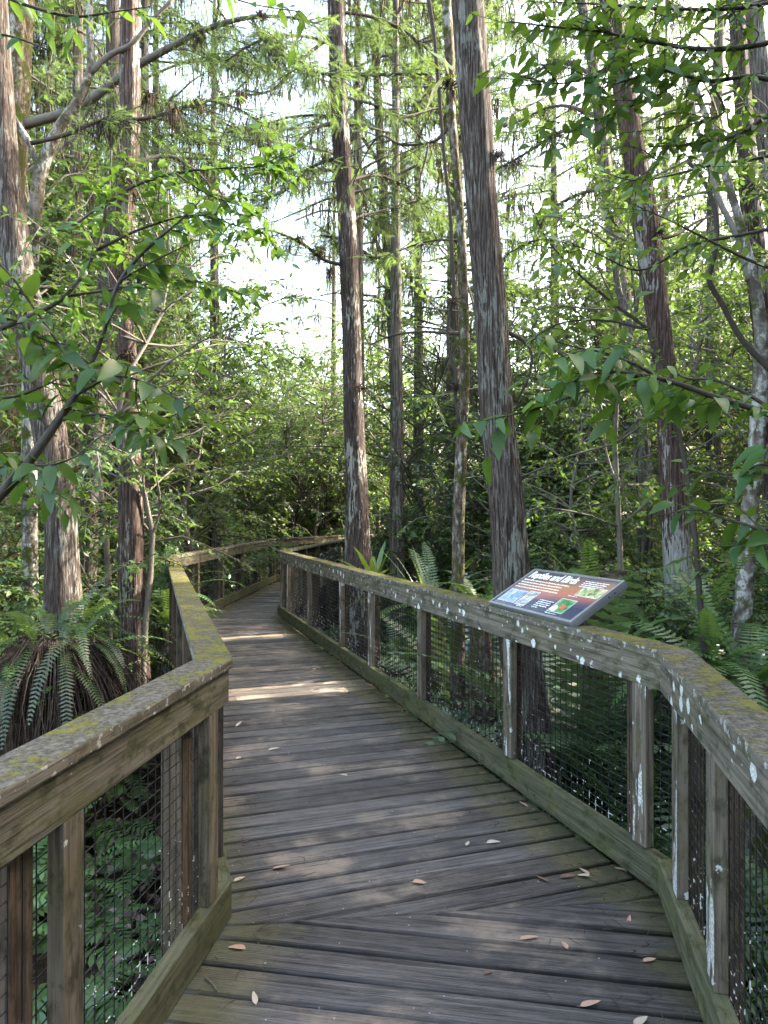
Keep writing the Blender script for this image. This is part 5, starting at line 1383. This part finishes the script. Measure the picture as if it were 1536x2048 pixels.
# fallen leaves on the deck: every one a thing
LEAFM = {}
for k, (cu, wd_) in enumerate(((0.5, .40), (-0.5, .46), (0.9, .36))):
    tv, tf = leaf_template(9, wd_, 0.22, -cu * .12); g = Geo(); g.add(tv + np.array((-.5, 0, .012)), tf); g.tube([(-.5, 0, .012), (-.62, .03, .02)], [.012, .008], 4)
    for nm in ('tan', 'pale', 'brown'):
        col = {'tan': ((.34, .2, .13), (.42, .27, .19)), 'pale': ((.36, .29, .22), (.44, .37, .29)), 'brown': ((.11, .06, .04), (.17, .1, .07))}[nm]
        key = 'dry_leaf_' + nm
        if key not in MT: MT[key] = simple(key, *col, 9, .6, .2)
        LEAFM[(k, nm)] = g.mesh('fallen_leaf', MT[key], True)
FALL = [(935, 1686, 22, 'pale', 1.2, 'small pale leaf beside a longer pale leaf in mid deck'), (987, 1683, 30, 'pale', .1, 'longer pale leaf beside a small one in mid deck'),
 (563, 1735, 40, 'tan', .05, 'flat tan leaf a plank beyond the left kickboard corner'), (480, 1757, 30, 'pale', 1.0, 'white curled leaf at the left railing corner'),
 (842, 1764, 36, 'tan', .1, 'orange-brown leaf alone in the centre of the deck'), (1083, 1757, 30, 'brown', 2.4, 'dark grey leaf left of the leaf cluster'),
 (1135, 1752, 34, 'brown', .05, 'brown leaf on the left of the leaf cluster by the right kickboard'), (1163, 1750, 32, 'pale', 2.6, 'pale leaf in the leaf cluster by the right kickboard'), (1168, 1742, 26, 'tan', 2.2, 'tan leaf on the top of the leaf cluster by the right kickboard'),
 (1240, 1738, 26, 'tan', 2.9, 'small tan leaf nearest the right kickboard corner'), (474, 1893, 38, 'tan', 3.0, 'reddish curled leaf beside the left kickboard'),
 (510, 1994, 36, 'pale', 1.9, 'pale upright leaf near the bottom left of the deck'), (1058, 1875, 40, 'tan', .1, 'long reddish leaf left of a small upright one'),
 (1128, 1887, 26, 'tan', 1.8, 'small reddish leaf standing on edge'), (1257, 1837, 24, 'tan', 1.1, 'folded leaf near the right railing post'), (1298, 1918, 30, 'tan', .2, 'small tan leaf near the right kickboard at the front'),
 (978, 1942, 22, 'brown', .4, 'tiny grey leaf in the front of the deck'), (1180, 2006, 44, 'tan', .1, 'largest tan leaf at the front of the deck'), (1280, 2040, 44, 'pale', .6, 'curled leaf at the bottom edge of the deck'),
 (480, 1515, 20, 'pale', 1.0, 'small white leaf by the left post, nearer of two'), (478, 1448, 20, 'pale', 1.2, 'small white leaf by the left post, farther of two'), (548, 1498, 24, 'pale', .3, 'thin pale leaf lying across a plank gap at left'),
 (687, 1549, 18, 'pale', 2.8, 'small white leaf in the middle of the far deck'), (1046, 1608, 22, 'tan', 2.3, 'small curled leaf in the moss by the right kickboard'), (1060, 1585, 22, 'brown', .5, 'brown leaf in the moss by the right kickboard')]
for k, (px, py, ln, cl, rot, lab) in enumerate(FALL):
    Y = FPX * (CAMH - 0.004) / (py - HOR); L = min(0.115, max(0.04, ln / FPX * Y * 1.0))
    me = LEAFM[(k % 3, cl)]
    tag(link('fallen_leaf', me, None, ((px - 768) / FPX * Y, Y, 0.003), (r.normal() * .1, r.normal() * .1, rot), (L, L, L)), lab, 'leaf', 'fallen leaves on the deck')
def deck_twigs():
    q = np.random.default_rng(31); g = Geo()
    for i in range(900):
        t = q.uniform(0, 1); 
        pl, sd = ((LPT, -1), (RPT, 1))[int(q.uniform() < 0.62)]
        i0 = int(q.choice([0, 1, 1])); a, b = pl[i0], pl[i0 + 1]; p = a + (b - a) * q.uniform(); d = (b - a) / np.linalg.norm(b - a); nn = np.array((-d[1], d[0])) * sd
        p = p + nn * (-0.0 + abs(q.normal()) * 0.16 + 0.02) * (1 if True else 1)
        L = q.uniform(.02, .09); az = q.uniform(0, 6.28); z = 0.004
        e = np.array((math.cos(az), math.sin(az))) * L; m_ = e * .5 + q.normal(size=2) * .008
        g.tube([(p[0], p[1], z), (p[0] + m_[0], p[1] + m_[1], z + .003), (p[0] + e[0], p[1] + e[1], z)], [.0010, .0012, .0006], 4, False)
    tag(link('needle_litter', g.mesh('needle_litter', MT['litter_dark'])), kind='stuff')
deck_twigs()
g = Geo(); g.tube([(0, 0, .004), (.03, -.03, .006), (.055, -.065, .004)], [.0035, .003, .0025], 6)
tag(link('broken_twig', g.mesh('broken_twig', MT['twig_grey']), None, (P(412, 1955, 0)[0] + (412 - 768) / FPX * (2272 / 925.), 2272 / 925., 0)), 'short broken twig on the planks at the front left', 'twig')
